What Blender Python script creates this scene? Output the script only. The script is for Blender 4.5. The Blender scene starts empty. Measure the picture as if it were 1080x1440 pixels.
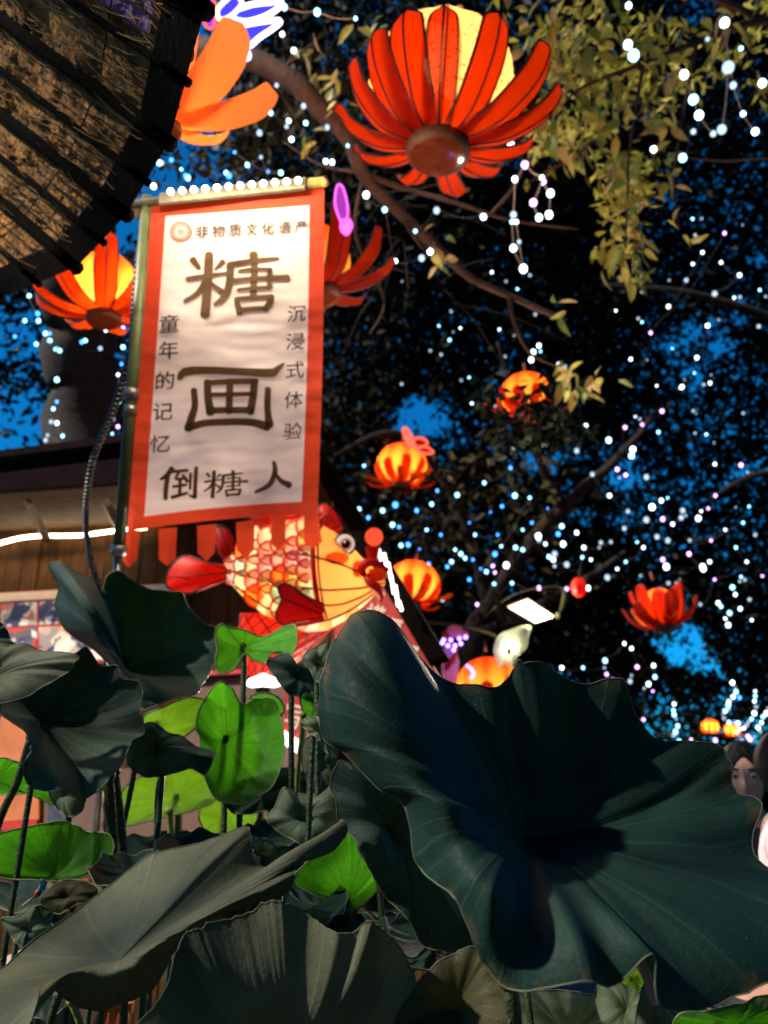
import bpy, math, random
import numpy as np
from mathutils import Vector, Matrix, noise
random.seed(11)
RNG = np.random.default_rng(11)
R = math.radians
S = bpy.context.scene
COL = S.collection

# ------------------------------------------------------------------ camera
CAM_Z, PITCH, FPX = 1.4, R(20), 1120.0
cam_data = bpy.data.cameras.new('camera')
cam = bpy.data.objects.new('camera', cam_data)
COL.objects.link(cam)
cam.location = (0, 0, CAM_Z)
cam.rotation_euler = (R(90) + PITCH, 0, 0)
cam_data.sensor_fit = 'VERTICAL'
cam_data.sensor_height = 36
cam_data.sensor_width = 27
cam_data.lens = 28
cam_data.clip_start = 0.02
cam_data.clip_end = 2000
cam_data.dof.use_dof = True
cam_data.dof.focus_distance = 1.3
cam_data.dof.aperture_fstop = 3.5
S.camera = cam

# ------------------------------------------------------------------ dusk sky and low key light
SUN_EL, SUN_AZ = 38.0, -112.0          # azimuth measured from +Y (the view), negative is left
world = bpy.data.worlds.new('World')
S.world = world
world.use_nodes = True
nt = world.node_tree
nt.nodes.clear()
sky = nt.nodes.new('ShaderNodeTexSky')
sky.sky_type = 'NISHITA'
sky.sun_disc = False
sky.sun_elevation = R(SUN_EL)
sky.sun_rotation = R(SUN_AZ)
sky.air_density = 1.0
sky.dust_density = 0.2
sky.ozone_density = 4.0
dusk = nt.nodes.new('ShaderNodeMix'); dusk.data_type = 'RGBA'; dusk.blend_type = 'MULTIPLY'
dusk.inputs[0].default_value = 1
dusk.inputs[7].default_value = (0.02, 0.62, 1.0, 1)
bg = nt.nodes.new('ShaderNodeBackground')
bg.inputs[1].default_value = 0.092
wo = nt.nodes.new('ShaderNodeOutputWorld')
nt.links.new(sky.outputs[0], dusk.inputs[6])
nt.links.new(dusk.outputs[2], bg.inputs[0])
nt.links.new(bg.outputs[0], wo.inputs[0])
sun_d = bpy.data.lights.new('sun', 'SUN')
sun_d.energy = 4.6
sun_d.angle = R(1.5)
sun_d.color = (1, 0.9, 0.74)
sun = bpy.data.objects.new('sun', sun_d)
COL.objects.link(sun)
sv = Vector((math.sin(R(SUN_AZ)) * math.cos(R(SUN_EL)), math.cos(R(SUN_AZ)) * math.cos(R(SUN_EL)), math.sin(R(SUN_EL))))
sun.rotation_euler = sv.to_track_quat('Z', 'Y').to_euler()
vs = S.view_settings
vs.view_transform = 'Standard'
vs.look = 'None'
vs.exposure = 0.75
vs.gamma = 1
S.render.engine = 'CYCLES'
S.cycles.use_denoising = True
S.cycles.sample_clamp_indirect = 2.5
S.cycles.max_bounces = 6
S.cycles.transparent_max_bounces = 12
S.cycles.caustics_reflective = False
S.cycles.caustics_refractive = False

# ------------------------------------------------------------------ helpers
FW = Vector((0, math.cos(PITCH), math.sin(PITCH)))
UP = Vector((0, -math.sin(PITCH), math.cos(PITCH)))
RT = Vector((1, 0, 0))
EYE = Vector((0, 0, CAM_Z))
def ray(px, py):
    return FW + RT * ((px - 540) / FPX) + UP * ((720 - py) / FPX)
def P(px, py, d):
    return EYE + ray(px, py) * d
def V(x, y, z): return Vector((x, y, z))

WO, CH = {}, {}
def tag(o, label=None, cat=None, group=None, kind=None):
    if label: o['label'] = label
    if cat: o['category'] = cat
    if group: o['group'] = group
    if kind: o['kind'] = kind
    return o
def thing(name, loc, label, cat, group=None):
    o = bpy.data.objects.new(name, None)
    o.empty_display_size = 0.05
    COL.objects.link(o)
    o.location = loc
    WO[o] = Vector(loc)
    CH[o] = []
    return tag(o, label, cat, group)
def adopt(o, parent):
    o.parent = parent
    CH.setdefault(parent, []).append(o)
    CH.setdefault(o, [])
def copy_tree(o, parent=None):
    c = o.copy()
    COL.objects.link(c)
    CH[c] = []
    if parent is not None:
        c.parent = parent
        CH[parent].append(c)
    for k in CH.get(o, []):
        if k.type == 'LIGHT':
            l = k.copy(); l.data = k.data.copy(); COL.objects.link(l); l.parent = c; CH[c].append(l); CH[l] = []
        else:
            copy_tree(k, c)
    return c

def frames(pts):
    n = len(pts)
    T = []
    for i in range(n):
        a = pts[max(0, i - 1)]; b = pts[min(n - 1, i + 1)]
        t = (b - a)
        T.append(t.normalized() if t.length > 1e-9 else Vector((0, 0, 1)))
    ref = Vector((0, 0, 1)) if abs(T[0].z) < .9 else Vector((1, 0, 0))
    N = (ref - T[0] * ref.dot(T[0])).normalized()
    out = []
    for t in T:
        N = N - t * N.dot(t)
        N = N.normalized() if N.length > 1e-9 else t.orthogonal().normalized()
        out.append((t, N, t.cross(N)))
    return out
def spline(pts, n, closed=False):
    """Catmull-Rom through a list of vectors, n points in all."""
    p = [Vector(q) for q in pts]
    m = len(p)
    out = []
    segs = m if closed else m - 1
    for k in range(n):
        u = k / n * segs if closed else k / (n - 1) * segs
        i = min(int(u), segs - 1); f = u - i
        if closed:
            a, b, c, d = p[(i - 1) % m], p[i % m], p[(i + 1) % m], p[(i + 2) % m]
        else:
            a, b, c, d = p[max(0, i - 1)], p[i], p[i + 1], p[min(m - 1, i + 2)]
        out.append(0.5 * ((2 * b) + (c - a) * f + (2 * a - 5 * b + 4 * c - d) * f * f + (3 * b - a - 3 * c + d) * f ** 3))
    return out
def lerp(a, b, t): return a + (b - a) * t

class MB:
    def __init__(s):
        s.v, s.f, s.m, s.uv, s.cur = [], [], [], None, 0
    def face(s, *idx):
        s.f.append(tuple(idx)); s.m.append(s.cur)
    def grid(s, fn, nu, nv, wrap=False):
        b = len(s.v)
        for i in range(nu):
            for j in range(nv):
                s.v.append(fn(i / (nu if wrap else nu - 1), j / (nv - 1)))
        for i in range(nu if wrap else nu - 1):
            for j in range(nv - 1):
                i2 = (i + 1) % nu
                s.face(b + i * nv + j, b + i2 * nv + j, b + i2 * nv + j + 1, b + i * nv + j + 1)
    def tube(s, pts, rad, n=8, cap=True, flat=1.0):
        pts = [Vector(p) for p in pts]
        b = len(s.v)
        fr = frames(pts)
        for i, (t, N, B) in enumerate(fr):
            r = rad[i] if isinstance(rad, (list, tuple)) else rad
            for k in range(n):
                a = 2 * math.pi * k / n
                s.v.append(pts[i] + N * (math.cos(a) * r) + B * (math.sin(a) * r * flat))
        for i in range(len(pts) - 1):
            for k in range(n):
                k2 = (k + 1) % n
                s.face(b + i * n + k, b + i * n + k2, b + (i + 1) * n + k2, b + (i + 1) * n + k)
        if cap:
            s.face(*[b + k for k in range(n)][::-1])
            e = b + (len(pts) - 1) * n
            s.face(*[e + k for k in range(n)])
    def box(s, c, ax, ay, az):
        """centre and three half-axis vectors"""
        b = len(s.v)
        for i in (-1, 1):
            for j in (-1, 1):
                for k in (-1, 1):
                    s.v.append(Vector(c) + ax * i + ay * j + az * k)
        for q in ((0, 1, 3, 2), (4, 6, 7, 5), (0, 4, 5, 1), (2, 3, 7, 6), (0, 2, 6, 4), (1, 5, 7, 3)):
            s.face(*[b + x for x in q])
    def slab(s, quad, thick):
        """four corners and a thickness vector"""
        b = len(s.v)
        for q in quad: s.v.append(Vector(q))
        for q in quad: s.v.append(Vector(q) + thick)
        n = len(quad)
        s.face(*[b + i for i in range(n)])
        s.face(*[b + n + i for i in range(n)][::-1])
        for i in range(n):
            j = (i + 1) % n
            s.face(b + i, b + n + i, b + n + j, b + j)
    def ball(s, c, r, n=12, m=8, ax=None):
        c = Vector(c)
        rx, ry, rz = (r, r, r) if not isinstance(r, (tuple, list)) else r
        b = len(s.v)
        X, Y, Z = ax if ax else (Vector((1, 0, 0)), Vector((0, 1, 0)), Vector((0, 0, 1)))
        s.v.append(c + Z * rz)
        for j in range(1, m):
            th = math.pi * j / m
            for i in range(n):
                a = 2 * math.pi * i / n
                s.v.append(c + X * (rx * math.sin(th) * math.cos(a)) + Y * (ry * math.sin(th) * math.sin(a)) + Z * (rz * math.cos(th)))
        s.v.append(c - Z * rz)
        e = len(s.v) - 1
        for i in range(n):
            i2 = (i + 1) % n
            s.face(b, b + 1 + i, b + 1 + i2)
            for j in range(m - 2):
                s.face(b + 1 + j * n + i, b + 1 + (j + 1) * n + i, b + 1 + (j + 1) * n + i2, b + 1 + j * n + i2)
            s.face(b + 1 + (m - 2) * n + i, e, b + 1 + (m - 2) * n + i2)
    def build(s, name, mats, parent=None, smooth=True, loc=None):
        off = WO.get(parent) if parent is not None else (Vector(loc) if loc is not None else None)
        if parent is not None and off is None: off = Vector((0, 0, 0))
        vv = s.v if off is None else [p - off for p in s.v]
        me = bpy.data.meshes.new(name)
        me.from_pydata([tuple(p) for p in vv], [], s.f)
        for m in (mats if isinstance(mats, (list, tuple)) else [mats]): me.materials.append(m)
        me.polygons.foreach_set('material_index', s.m)
        me.polygons.foreach_set('use_smooth', [smooth] * len(s.f))
        if s.uv is not None:
            lay = me.uv_layers.new(name='UVMap')
            li = np.empty(len(me.loops), dtype=np.int32)
            me.loops.foreach_get('vertex_index', li)
            lay.data.foreach_set('uv', np.array(s.uv, dtype=np.float32)[li].ravel())
        me.update()
        o = bpy.data.objects.new(name, me)
        COL.objects.link(o)
        CH[o] = []
        if parent is not None:
            adopt(o, parent)
            WO[o] = off
        elif loc is not None:
            o.location = loc
            WO[o] = off
        return o

def lamp(name, kind, loc, energy, color, parent=None, size=0.05, aim=None, **kw):
    d = bpy.data.lights.new(name, kind)
    d.energy = energy * .62; d.color = color
    if kind in ('POINT', 'SPOT'): d.shadow_soft_size = size
    if kind == 'AREA':
        d.shape = 'RECTANGLE'; d.size = kw.get('sx', size); d.size_y = kw.get('sy', size)
    if kind == 'SPOT': d.spot_size = kw.get('cone', R(120)); d.spot_blend = .5
    o = bpy.data.objects.new(name, d)
    COL.objects.link(o)
    off = WO.get(parent, Vector((0, 0, 0)))
    o.location = Vector(loc) - off
    if aim is not None: o.rotation_euler = (-Vector(aim)).to_track_quat('Z', 'Y').to_euler()
    if parent is not None: adopt(o, parent)
    return o

# ------------------------------------------------------------------ materials
def c4(c): return (c[0], c[1], c[2], 1)
def new_mat(name):
    m = bpy.data.materials.new(name); m.use_nodes = True
    n = m.node_tree; n.nodes.clear()
    return m, n, n.nodes, n.links
def mat(name, col, rough=.6, var=.25, vs=18, bump=0., bs=60, metal=0., trans=0., tcol=None, emit=None, es=0., spec=.4, sample=True, clear=0., col2=None, stretch=None):
    m, n, N, L = new_mat(name)
    out = N.new('ShaderNodeOutputMaterial')
    b = N.new('ShaderNodeBsdfPrincipled')
    tc = N.new('ShaderNodeTexCoord')
    mp = N.new('ShaderNodeMapping')
    L.new(tc.outputs['Object'], mp.inputs[0])
    if stretch: mp.inputs['Scale'].default_value = stretch
    ns = N.new('ShaderNodeTexNoise'); ns.inputs['Scale'].default_value = vs; ns.inputs['Detail'].default_value = 6; ns.inputs['Roughness'].default_value = .65
    L.new(mp.outputs[0], ns.inputs[0])
    cr = N.new('ShaderNodeValToRGB')
    lo = col2 if col2 else [x * (1 - var) for x in col]
    hi = col if col2 else [min(1, x * (1 + var)) for x in col]
    cr.color_ramp.elements[0].position = .32; cr.color_ramp.elements[1].position = .68
    cr.color_ramp.elements[0].color = c4(lo); cr.color_ramp.elements[1].color = c4(hi)
    L.new(ns.outputs[0], cr.inputs[0])
    L.new(cr.outputs[0], b.inputs['Base Color'])
    b.inputs['Roughness'].default_value = rough
    b.inputs['Metallic'].default_value = metal
    b.inputs['Specular IOR Level'].default_value = spec
    b.inputs['Coat Weight'].default_value = clear
    if emit:
        b.inputs['Emission Color'].default_value = c4(emit); b.inputs['Emission Strength'].default_value = es
    if bump:
        n2 = N.new('ShaderNodeTexNoise'); n2.inputs['Scale'].default_value = bs; n2.inputs['Detail'].default_value = 5
        L.new(mp.outputs[0], n2.inputs[0])
        bp = N.new('ShaderNodeBump'); bp.inputs['Strength'].default_value = bump; bp.inputs['Distance'].default_value = .01
        L.new(n2.outputs[0], bp.inputs['Height']); L.new(bp.outputs[0], b.inputs['Normal'])
    last = b.outputs[0]
    if trans:
        t = N.new('ShaderNodeBsdfTranslucent'); t.inputs[0].default_value = c4(tcol or col)
        mx = N.new('ShaderNodeMixShader'); mx.inputs[0].default_value = trans
        L.new(last, mx.inputs[1]); L.new(t.outputs[0], mx.inputs[2]); last = mx.outputs[0]
    L.new(last, out.inputs[0])
    if not sample: m.cycles.emission_sampling = 'NONE'
    return m
def glow(name, col, st, sample=False):
    m, n, N, L = new_mat(name)
    out = N.new('ShaderNodeOutputMaterial'); e = N.new('ShaderNodeEmission')
    e.inputs[0].default_value = c4(col); e.inputs[1].default_value = st * (.62 if st < 3 else 1)
    L.new(e.outputs[0], out.inputs[0])
    if not sample: m.cycles.emission_sampling = 'NONE'
    return m
def math_node(N, L, op, a, b=None, c=None):
    q = N.new('ShaderNodeMath'); q.operation = op
    for i, x in enumerate((a, b, c)):
        if x is None: continue
        if isinstance(x, (int, float)): q.inputs[i].default_value = x
        else: L.new(x, q.inputs[i])
    return q.outputs[0]

def lotus_mat(name, top, under, tcol, trans, rough=.5, veins=21, vein_gain=1.5, spots=0., spec=.16):
    m, n, N, L = new_mat(name)
    out = N.new('ShaderNodeOutputMaterial')
    b = N.new('ShaderNodeBsdfPrincipled')
    uvn = N.new('ShaderNodeUVMap'); uvn.uv_map = 'UVMap'
    sp = N.new('ShaderNodeSeparateXYZ'); L.new(uvn.outputs[0], sp.inputs[0])
    u, r = sp.outputs[0], sp.outputs[1]
    tc = N.new('ShaderNodeTexCoord')
    big = N.new('ShaderNodeTexNoise'); big.inputs['Scale'].default_value = 7; big.inputs['Detail'].default_value = 5
    L.new(tc.outputs['Object'], big.inputs[0])
    fine = N.new('ShaderNodeTexNoise'); fine.inputs['Scale'].default_value = 160; fine.inputs['Detail'].default_value = 4
    L.new(tc.outputs['Object'], fine.inputs[0])
    # radial striation: noise stretched along the radius
    cv = N.new('ShaderNodeCombineXYZ')
    L.new(math_node(N, L, 'MULTIPLY', u, 46.), cv.inputs[0]); L.new(math_node(N, L, 'MULTIPLY', r, 3.), cv.inputs[1])
    st = N.new('ShaderNodeTexNoise'); st.inputs['Scale'].default_value = 1.6; st.inputs['Detail'].default_value = 3
    L.new(cv.outputs[0], st.inputs[0])
    wob = math_node(N, L, 'MULTIPLY', math_node(N, L, 'SUBTRACT', big.outputs[0], .5), .5)
    def vein(k, width, start):
        x = math_node(N, L, 'ADD', math_node(N, L, 'MULTIPLY', u, float(k)), wob)
        x = math_node(N, L, 'ABSOLUTE', math_node(N, L, 'SUBTRACT', math_node(N, L, 'FRACT', x), .5))
        d = math_node(N, L, 'MULTIPLY', math_node(N, L, 'MULTIPLY', x, r), 21. / k)
        mr = N.new('ShaderNodeMapRange'); mr.inputs[1].default_value = 0; mr.inputs[2].default_value = width
        mr.inputs[3].default_value = 1; mr.inputs[4].default_value = 0
        L.new(d, mr.inputs[0])
        g = N.new('ShaderNodeMapRange'); g.inputs[1].default_value = start; g.inputs[2].default_value = start + .2
        L.new(r, g.inputs[0])
        return math_node(N, L, 'MULTIPLY', mr.outputs[0], g.outputs[0])
    vn = math_node(N, L, 'MAXIMUM', vein(veins, .035, .02), math_node(N, L, 'MULTIPLY', vein(veins * 2, .02, .5), .55))
    def ramp(col, k):
        cr = N.new('ShaderNodeValToRGB')
        cr.color_ramp.elements[0].position = .3; cr.color_ramp.elements[1].position = .72
        cr.color_ramp.elements[0].color = c4([x * (1 - k) for x in col]); cr.color_ramp.elements[1].color = c4([x * (1 + k) for x in col])
        L.new(big.outputs[0], cr.inputs[0]); return cr.outputs[0]
    def mixc(f, a, c, mode='MIX'):
        q = N.new('ShaderNodeMix'); q.data_type = 'RGBA'; q.blend_type = mode
        if isinstance(f, float): q.inputs[0].default_value = f
        else: L.new(f, q.inputs[0])
        for i, x in ((6, a), (7, c)):
            if isinstance(x, tuple): q.inputs[i].default_value = x
            else: L.new(x, q.inputs[i])
        return q.outputs[2]
    geo = N.new('ShaderNodeNewGeometry')
    base = mixc(geo.outputs['Backfacing'], ramp(top, .32), ramp(under, .2))
    base = mixc(math_node(N, L, 'MULTIPLY', vn, .45), base, c4([min(1, x * (1 + vein_gain) + .004) for x in top]))
    if spots:
        sn = N.new('ShaderNodeTexNoise'); sn.inputs['Scale'].default_value = 26; sn.inputs['Detail'].default_value = 8; sn.inputs['Roughness'].default_value = .7
        L.new(tc.outputs['Object'], sn.inputs[0])
        mr = N.new('ShaderNodeMapRange'); mr.inputs[1].default_value = .64; mr.inputs[2].default_value = .72; L.new(sn.outputs[0], mr.inputs[0])
        base = mixc(math_node(N, L, 'MULTIPLY', mr.outputs[0], spots), base, (.16, .1, .045, 1))
    # dust specks
    vo = N.new('ShaderNodeTexVoronoi'); vo.inputs['Scale'].default_value = 55
    L.new(tc.outputs['Object'], vo.inputs[0])
    mr = N.new('ShaderNodeMapRange'); mr.inputs[1].default_value = .045; mr.inputs[2].default_value = .07; mr.inputs[3].default_value = 1; mr.inputs[4].default_value = 0
    L.new(vo.outputs['Distance'], mr.inputs[0])
    cs = N.new('ShaderNodeSeparateColor'); L.new(vo.outputs['Color'], cs.inputs[0])
    speck = math_node(N, L, 'MULTIPLY', mr.outputs[0], math_node(N, L, 'GREATER_THAN', cs.outputs[0], .9))
    base = mixc(math_node(N, L, 'MULTIPLY', speck, .5), base, (.3, .3, .26, 1))
    # browned, nibbled-looking margin and a powdery bloom
    en = N.new('ShaderNodeTexNoise'); en.inputs['Scale'].default_value = 22; en.inputs['Detail'].default_value = 5
    L.new(tc.outputs['Object'], en.inputs[0])
    e1 = N.new('ShaderNodeMapRange'); e1.inputs[1].default_value = .93; e1.inputs[2].default_value = 1.0; L.new(r, e1.inputs[0])
    e2 = N.new('ShaderNodeMapRange'); e2.inputs[1].default_value = .5; e2.inputs[2].default_value = .62; L.new(en.outputs[0], e2.inputs[0])
    base = mixc(math_node(N, L, 'MULTIPLY', math_node(N, L, 'MULTIPLY', e1.outputs[0], e2.outputs[0]), .8), base, (.10, .065, .03, 1))
    pn = N.new('ShaderNodeTexNoise'); pn.inputs['Scale'].default_value = 4.5; pn.inputs['Detail'].default_value = 9; pn.inputs['Roughness'].default_value = .72
    L.new(tc.outputs['Object'], pn.inputs[0])
    p2 = N.new('ShaderNodeMapRange'); p2.inputs[1].default_value = .5; p2.inputs[2].default_value = .7; p2.inputs[4].default_value = .3; L.new(pn.outputs[0], p2.inputs[0])
    base = mixc(p2.outputs[0], base, c4([min(1, x * 1.8 + .003) for x in top]))
    L.new(base, b.inputs['Base Color'])
    rr = N.new('ShaderNodeMapRange'); rr.inputs[3].default_value = rough - .1; rr.inputs[4].default_value = rough + .15
    L.new(st.outputs[0], rr.inputs[0]); L.new(rr.outputs[0], b.inputs['Roughness'])
    b.inputs['Specular IOR Level'].default_value = spec
    b.inputs['Sheen Weight'].default_value = 0
    b.inputs['Sheen Roughness'].default_value = .5
    # the fine network between the veins
    nw = N.new('ShaderNodeTexVoronoi'); nw.feature = 'DISTANCE_TO_EDGE'; nw.inputs['Scale'].default_value = 62
    wv = N.new('ShaderNodeMix'); wv.data_type = 'RGBA'; wv.inputs[0].default_value = .02
    L.new(tc.outputs['Object'], wv.inputs[6]); L.new(fine.outputs['Color'], wv.inputs[7]); L.new(wv.outputs[2], nw.inputs[0])
    n2 = N.new('ShaderNodeMapRange'); n2.inputs[1].default_value = 0; n2.inputs[2].default_value = .09; n2.inputs[3].default_value = 1; n2.inputs[4].default_value = 0
    L.new(nw.outputs['Distance'], n2.inputs[0])
    net = n2.outputs[0]
    h = math_node(N, L, 'ADD', math_node(N, L, 'MULTIPLY', vn, .22), math_node(N, L, 'MULTIPLY', st.outputs[0], .28))
    h = math_node(N, L, 'ADD', h, math_node(N, L, 'MULTIPLY', fine.outputs[0], .3))
    h = math_node(N, L, 'ADD', h, math_node(N, L, 'MULTIPLY', big.outputs[0], 2.2))
    h = math_node(N, L, 'SUBTRACT', h, math_node(N, L, 'MULTIPLY', net, .13))
    bp = N.new('ShaderNodeBump'); bp.inputs['Strength'].default_value = .55; bp.inputs['Distance'].default_value = .004
    L.new(h, bp.inputs['Height']); L.new(bp.outputs[0], b.inputs['Normal'])
    t = N.new('ShaderNodeBsdfTranslucent')
    tl = mixc(math_node(N, L, 'MAXIMUM', math_node(N, L, 'MULTIPLY', vn, .75), math_node(N, L, 'MULTIPLY', net, .3)), ramp(tcol, .35), c4([x * .3 for x in tcol]))
    L.new(tl, t.inputs[0]); L.new(bp.outputs[0], t.inputs['Normal'])
    mx = N.new('ShaderNodeMixShader'); mx.inputs[0].default_value = trans
    L.new(b.outputs[0], mx.inputs[1]); L.new(t.outputs[0], mx.inputs[2])
    L.new(mx.outputs[0], out.inputs[0])
    return m

def tint_leaf_mat(name, dark, light, trans=.0, tcol=None, rough=.5, spec=.06):
    """tree leaf: colour between two tones by a per-leaf random attribute"""
    m, n, N, L = new_mat(name)
    out = N.new('ShaderNodeOutputMaterial'); b = N.new('ShaderNodeBsdfPrincipled')
    at = N.new('ShaderNodeAttribute'); at.attribute_name = 'tint'
    cr = N.new('ShaderNodeValToRGB'); cr.color_ramp.elements[0].color = c4(dark); cr.color_ramp.elements[1].color = c4(light)
    L.new(at.outputs['Fac'], cr.inputs[0]); L.new(cr.outputs[0], b.inputs['Base Color'])
    b.inputs['Roughness'].default_value = rough; b.inputs['Specular IOR Level'].default_value = spec
    last = b.outputs[0]
    if trans:
        t = N.new('ShaderNodeBsdfTranslucent'); t.inputs[0].default_value = c4(tcol or light)
        mx = N.new('ShaderNodeMixShader'); mx.inputs[0].default_value = trans
        L.new(last, mx.inputs[1]); L.new(t.outputs[0], mx.inputs[2]); last = mx.outputs[0]
    L.new(last, out.inputs[0])
    return m

# ------------------------------------------------------------------ shared materials
m_ground = mat('dark_paving', (.05, .048, .045), .85, .3, 3, .4, 40)
m_water = mat('pond_water', (.012, .02, .016), .08, .3, 4, .15, 9)
m_kerb = mat('kerb_stone', (.22, .21, .19), .85, .3, 9, .5, 50)
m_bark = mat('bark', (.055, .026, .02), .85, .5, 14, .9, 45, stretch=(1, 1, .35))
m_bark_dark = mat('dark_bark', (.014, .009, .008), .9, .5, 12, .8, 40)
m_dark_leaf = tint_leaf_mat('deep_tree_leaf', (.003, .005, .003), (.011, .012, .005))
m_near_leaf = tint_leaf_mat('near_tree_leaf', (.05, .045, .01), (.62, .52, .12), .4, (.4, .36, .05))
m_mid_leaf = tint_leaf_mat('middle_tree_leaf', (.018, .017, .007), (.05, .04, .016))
m_thatch = mat('thatch_bark', (.62, .26, .05), .95, .5, 11, 1.0, 55, col2=(.03, .015, .005), stretch=(1.4, 1.4, 1.4))
m_rafter = mat('blackened_timber', (.003, .002, .0015), .95, .4, 25, .3, 60, spec=.03)
m_wire = mat('black_wire', (.005, .004, .004), .8, spec=.1)
m_purple = mat('purple_lit_cloth', (.34, .2, .5), .9, .35, 40, .6, 90, trans=.5, tcol=(.5, .3, .75))  # purple light on the cloth put into its colour
m_plank = mat('brown_plank', (.08, .032, .007), .8, .5, 9, .5, 60, spec=.15, col2=(.02, .008, .002), stretch=(6, 6, .6))
m_roof = mat('stall_roof_edge', (.008, .003, .005), .9, .4, 8, .4, 40, spec=.03)
m_beam = mat('roof_beam', (.11, .055, .022), .7, .4, 10, .4, 60, col2=(.04, .02, .01))
m_red_paint = mat('red_frame_paint', (.5, .03, .02), .5, .2, 20)
m_red_cloth = mat('red_sign_board', (.26, .010, .009), .6, .3, 8)
m_orange_board = mat('orange_board', (.55, .16, .05), .7, .25, 5)
m_cream_board = mat('cream_panel', (.13, .07, .05), .7, .2, 6)
m_dark_photo = mat('dark_window_photo', (.06, .07, .1), .4, .5, 30)
m_white_print = mat('white_print', (.62, .5, .42), .7, .1)
m_led = glow('warm_led', (1, .82, .55), 9, True)
m_led_white = glow('white_led', (1, .9, .78), 3, False)

def photo_mat(name, scale, cols):
    m, n, N, L = new_mat(name)
    out = N.new('ShaderNodeOutputMaterial'); b = N.new('ShaderNodeBsdfPrincipled')
    tc = N.new('ShaderNodeTexCoord')
    ns = N.new('ShaderNodeTexNoise'); ns.inputs['Scale'].default_value = 12; ns.inputs['Detail'].default_value = 4
    L.new(tc.outputs['Object'], ns.inputs[0])
    mv = N.new('ShaderNodeMix'); mv.data_type = 'RGBA'; mv.inputs[0].default_value = .16
    L.new(tc.outputs['Object'], mv.inputs[6]); L.new(ns.outputs['Color'], mv.inputs[7])
    vo = N.new('ShaderNodeTexVoronoi'); vo.inputs['Scale'].default_value = scale
    L.new(mv.outputs[2], vo.inputs[0])
    sc = N.new('ShaderNodeSeparateColor'); L.new(vo.outputs['Color'], sc.inputs[0])
    cr = N.new('ShaderNodeValToRGB'); cr.color_ramp.interpolation = 'CONSTANT'
    while len(cr.color_ramp.elements) < len(cols): cr.color_ramp.elements.new(.5)
    for i, c in enumerate(cols):
        cr.color_ramp.elements[i].position = i / len(cols); cr.color_ramp.elements[i].color = c4(c)
    L.new(sc.outputs[0], cr.inputs[0]); L.new(cr.outputs[0], b.inputs['Base Color'])
    b.inputs['Roughness'].default_value = .35
    L.new(b.outputs[0], out.inputs[0])
    return m
m_photo1 = photo_mat('printed_photo_one', 17, [(.75, .6, .5), (.5, .38, .3), (.05, .05, .1), (.8, .72, .66), (.55, .2, .12), (.3, .26, .24)])
m_photo2 = photo_mat('printed_photo_two', 20, [(.04, .05, .12), (.7, .55, .42), (.5, .05, .03), (.1, .1, .16), (.8, .7, .62), (.12, .1, .09)])

# ------------------------------------------------------------------ ground, pond
g = MB(); g.grid(lambda u, v: V(-400 + 800 * u, -400 + 800 * v, 0), 2, 2)
tag(g.build('ground', m_ground, loc=V(0, 0, 0)), kind='structure')
g = MB(); g.grid(lambda u, v: V(-2.4 + 4.6 * u, .15 + 2.6 * v, .06), 2, 2)
tag(g.build('pond_water', m_water, loc=V(0, 1.4, .06)), kind='structure')
kb = bpy.data.objects.new('pond_kerb', None); COL.objects.link(kb); kb['kind'] = 'structure'; WO[kb] = V(0, 1.4, 0); kb.location = WO[kb]; CH[kb] = []
def kerb_run(a, b):
    n = max(2, round((b - a).length / .45)); d = (b - a) / n; t = d.normalized(); q = V(-t.y, t.x, 0)
    for i in range(n):
        s = MB(); c = a + d * (i + .5) + V(0, 0, .07)
        s.box(c, d * .49, q * .09, V(0, 0, .07 + random.uniform(-.004, .004)))
        s.build('kerb_stone', m_kerb, kb, smooth=False)
cn = [V(-2.5, .1, 0), V(2.3, .1, 0), V(2.3, 2.85, 0), V(-2.5, 2.85, 0)]
for i in range(4): kerb_run(cn[i], cn[(i + 1) % 4])

# ------------------------------------------------------------------ stall: a vertical front wall, roof, boards
WA, WB = V(-2.6, 4.7, 0), V(-.65, 4.1, 0)
WT = (WB - WA).normalized()
WN = V(WT.y, -WT.x, 0)                 # towards the camera
def wall(px, py, off=0.):
    r = ray(px, py); o = WA + WN * off
    t = (o - EYE).dot(WN) / r.dot(WN)
    return EYE + r * t
st = thing('market_stall', V(-1.3, 4.3, 0), 'brown plank market stall with lit eave behind the banner and lotus leaves', 'stall')
w = MB(); 
a = wall(-260, 770); b_ = wall(610, 770)
sA = (a - WA).dot(WT); sB = (b_ - WA).dot(WT)
pw = .115
k = 0
s_ = sA
while s_ < sB:
    g_ = WA + WT * (s_ + pw / 2)
    # the plank's top: under the eave on the left, under the slanting gable edge on the right
    px_ = 300.
    for _ in range(4):
        pt_ = g_ + V(0, 0, 2.3) - EYE; px_ = 540 + FPX * pt_.x / pt_.dot(FW)
    top_ = wall(px_, 740 - (px_ + 60) * .05).z if px_ < 440 else wall(px_, 660 + (px_ - 440) * 1.62).z
    top_ = max(.4, top_) / 2
    q = MB(); q.box(V(g_.x, g_.y, top_) + WN * random.uniform(-.004, .004), WT * (pw / 2 - .004), WN * .012, V(0, 0, top_))
    q.build('plank', m_plank, st, smooth=False)
    s_ += pw
sM = (wall(430, 770) - WA).dot(WT)
q = MB(); q.box(WA + WT * (sA + sM) / 2 + V(0, 0, 1.3) - WN * .03, WT * (sM - sA) / 2, WN * .01, V(0, 0, 1.3)); q.build('backing', m_rafter, st, smooth=False)
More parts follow.
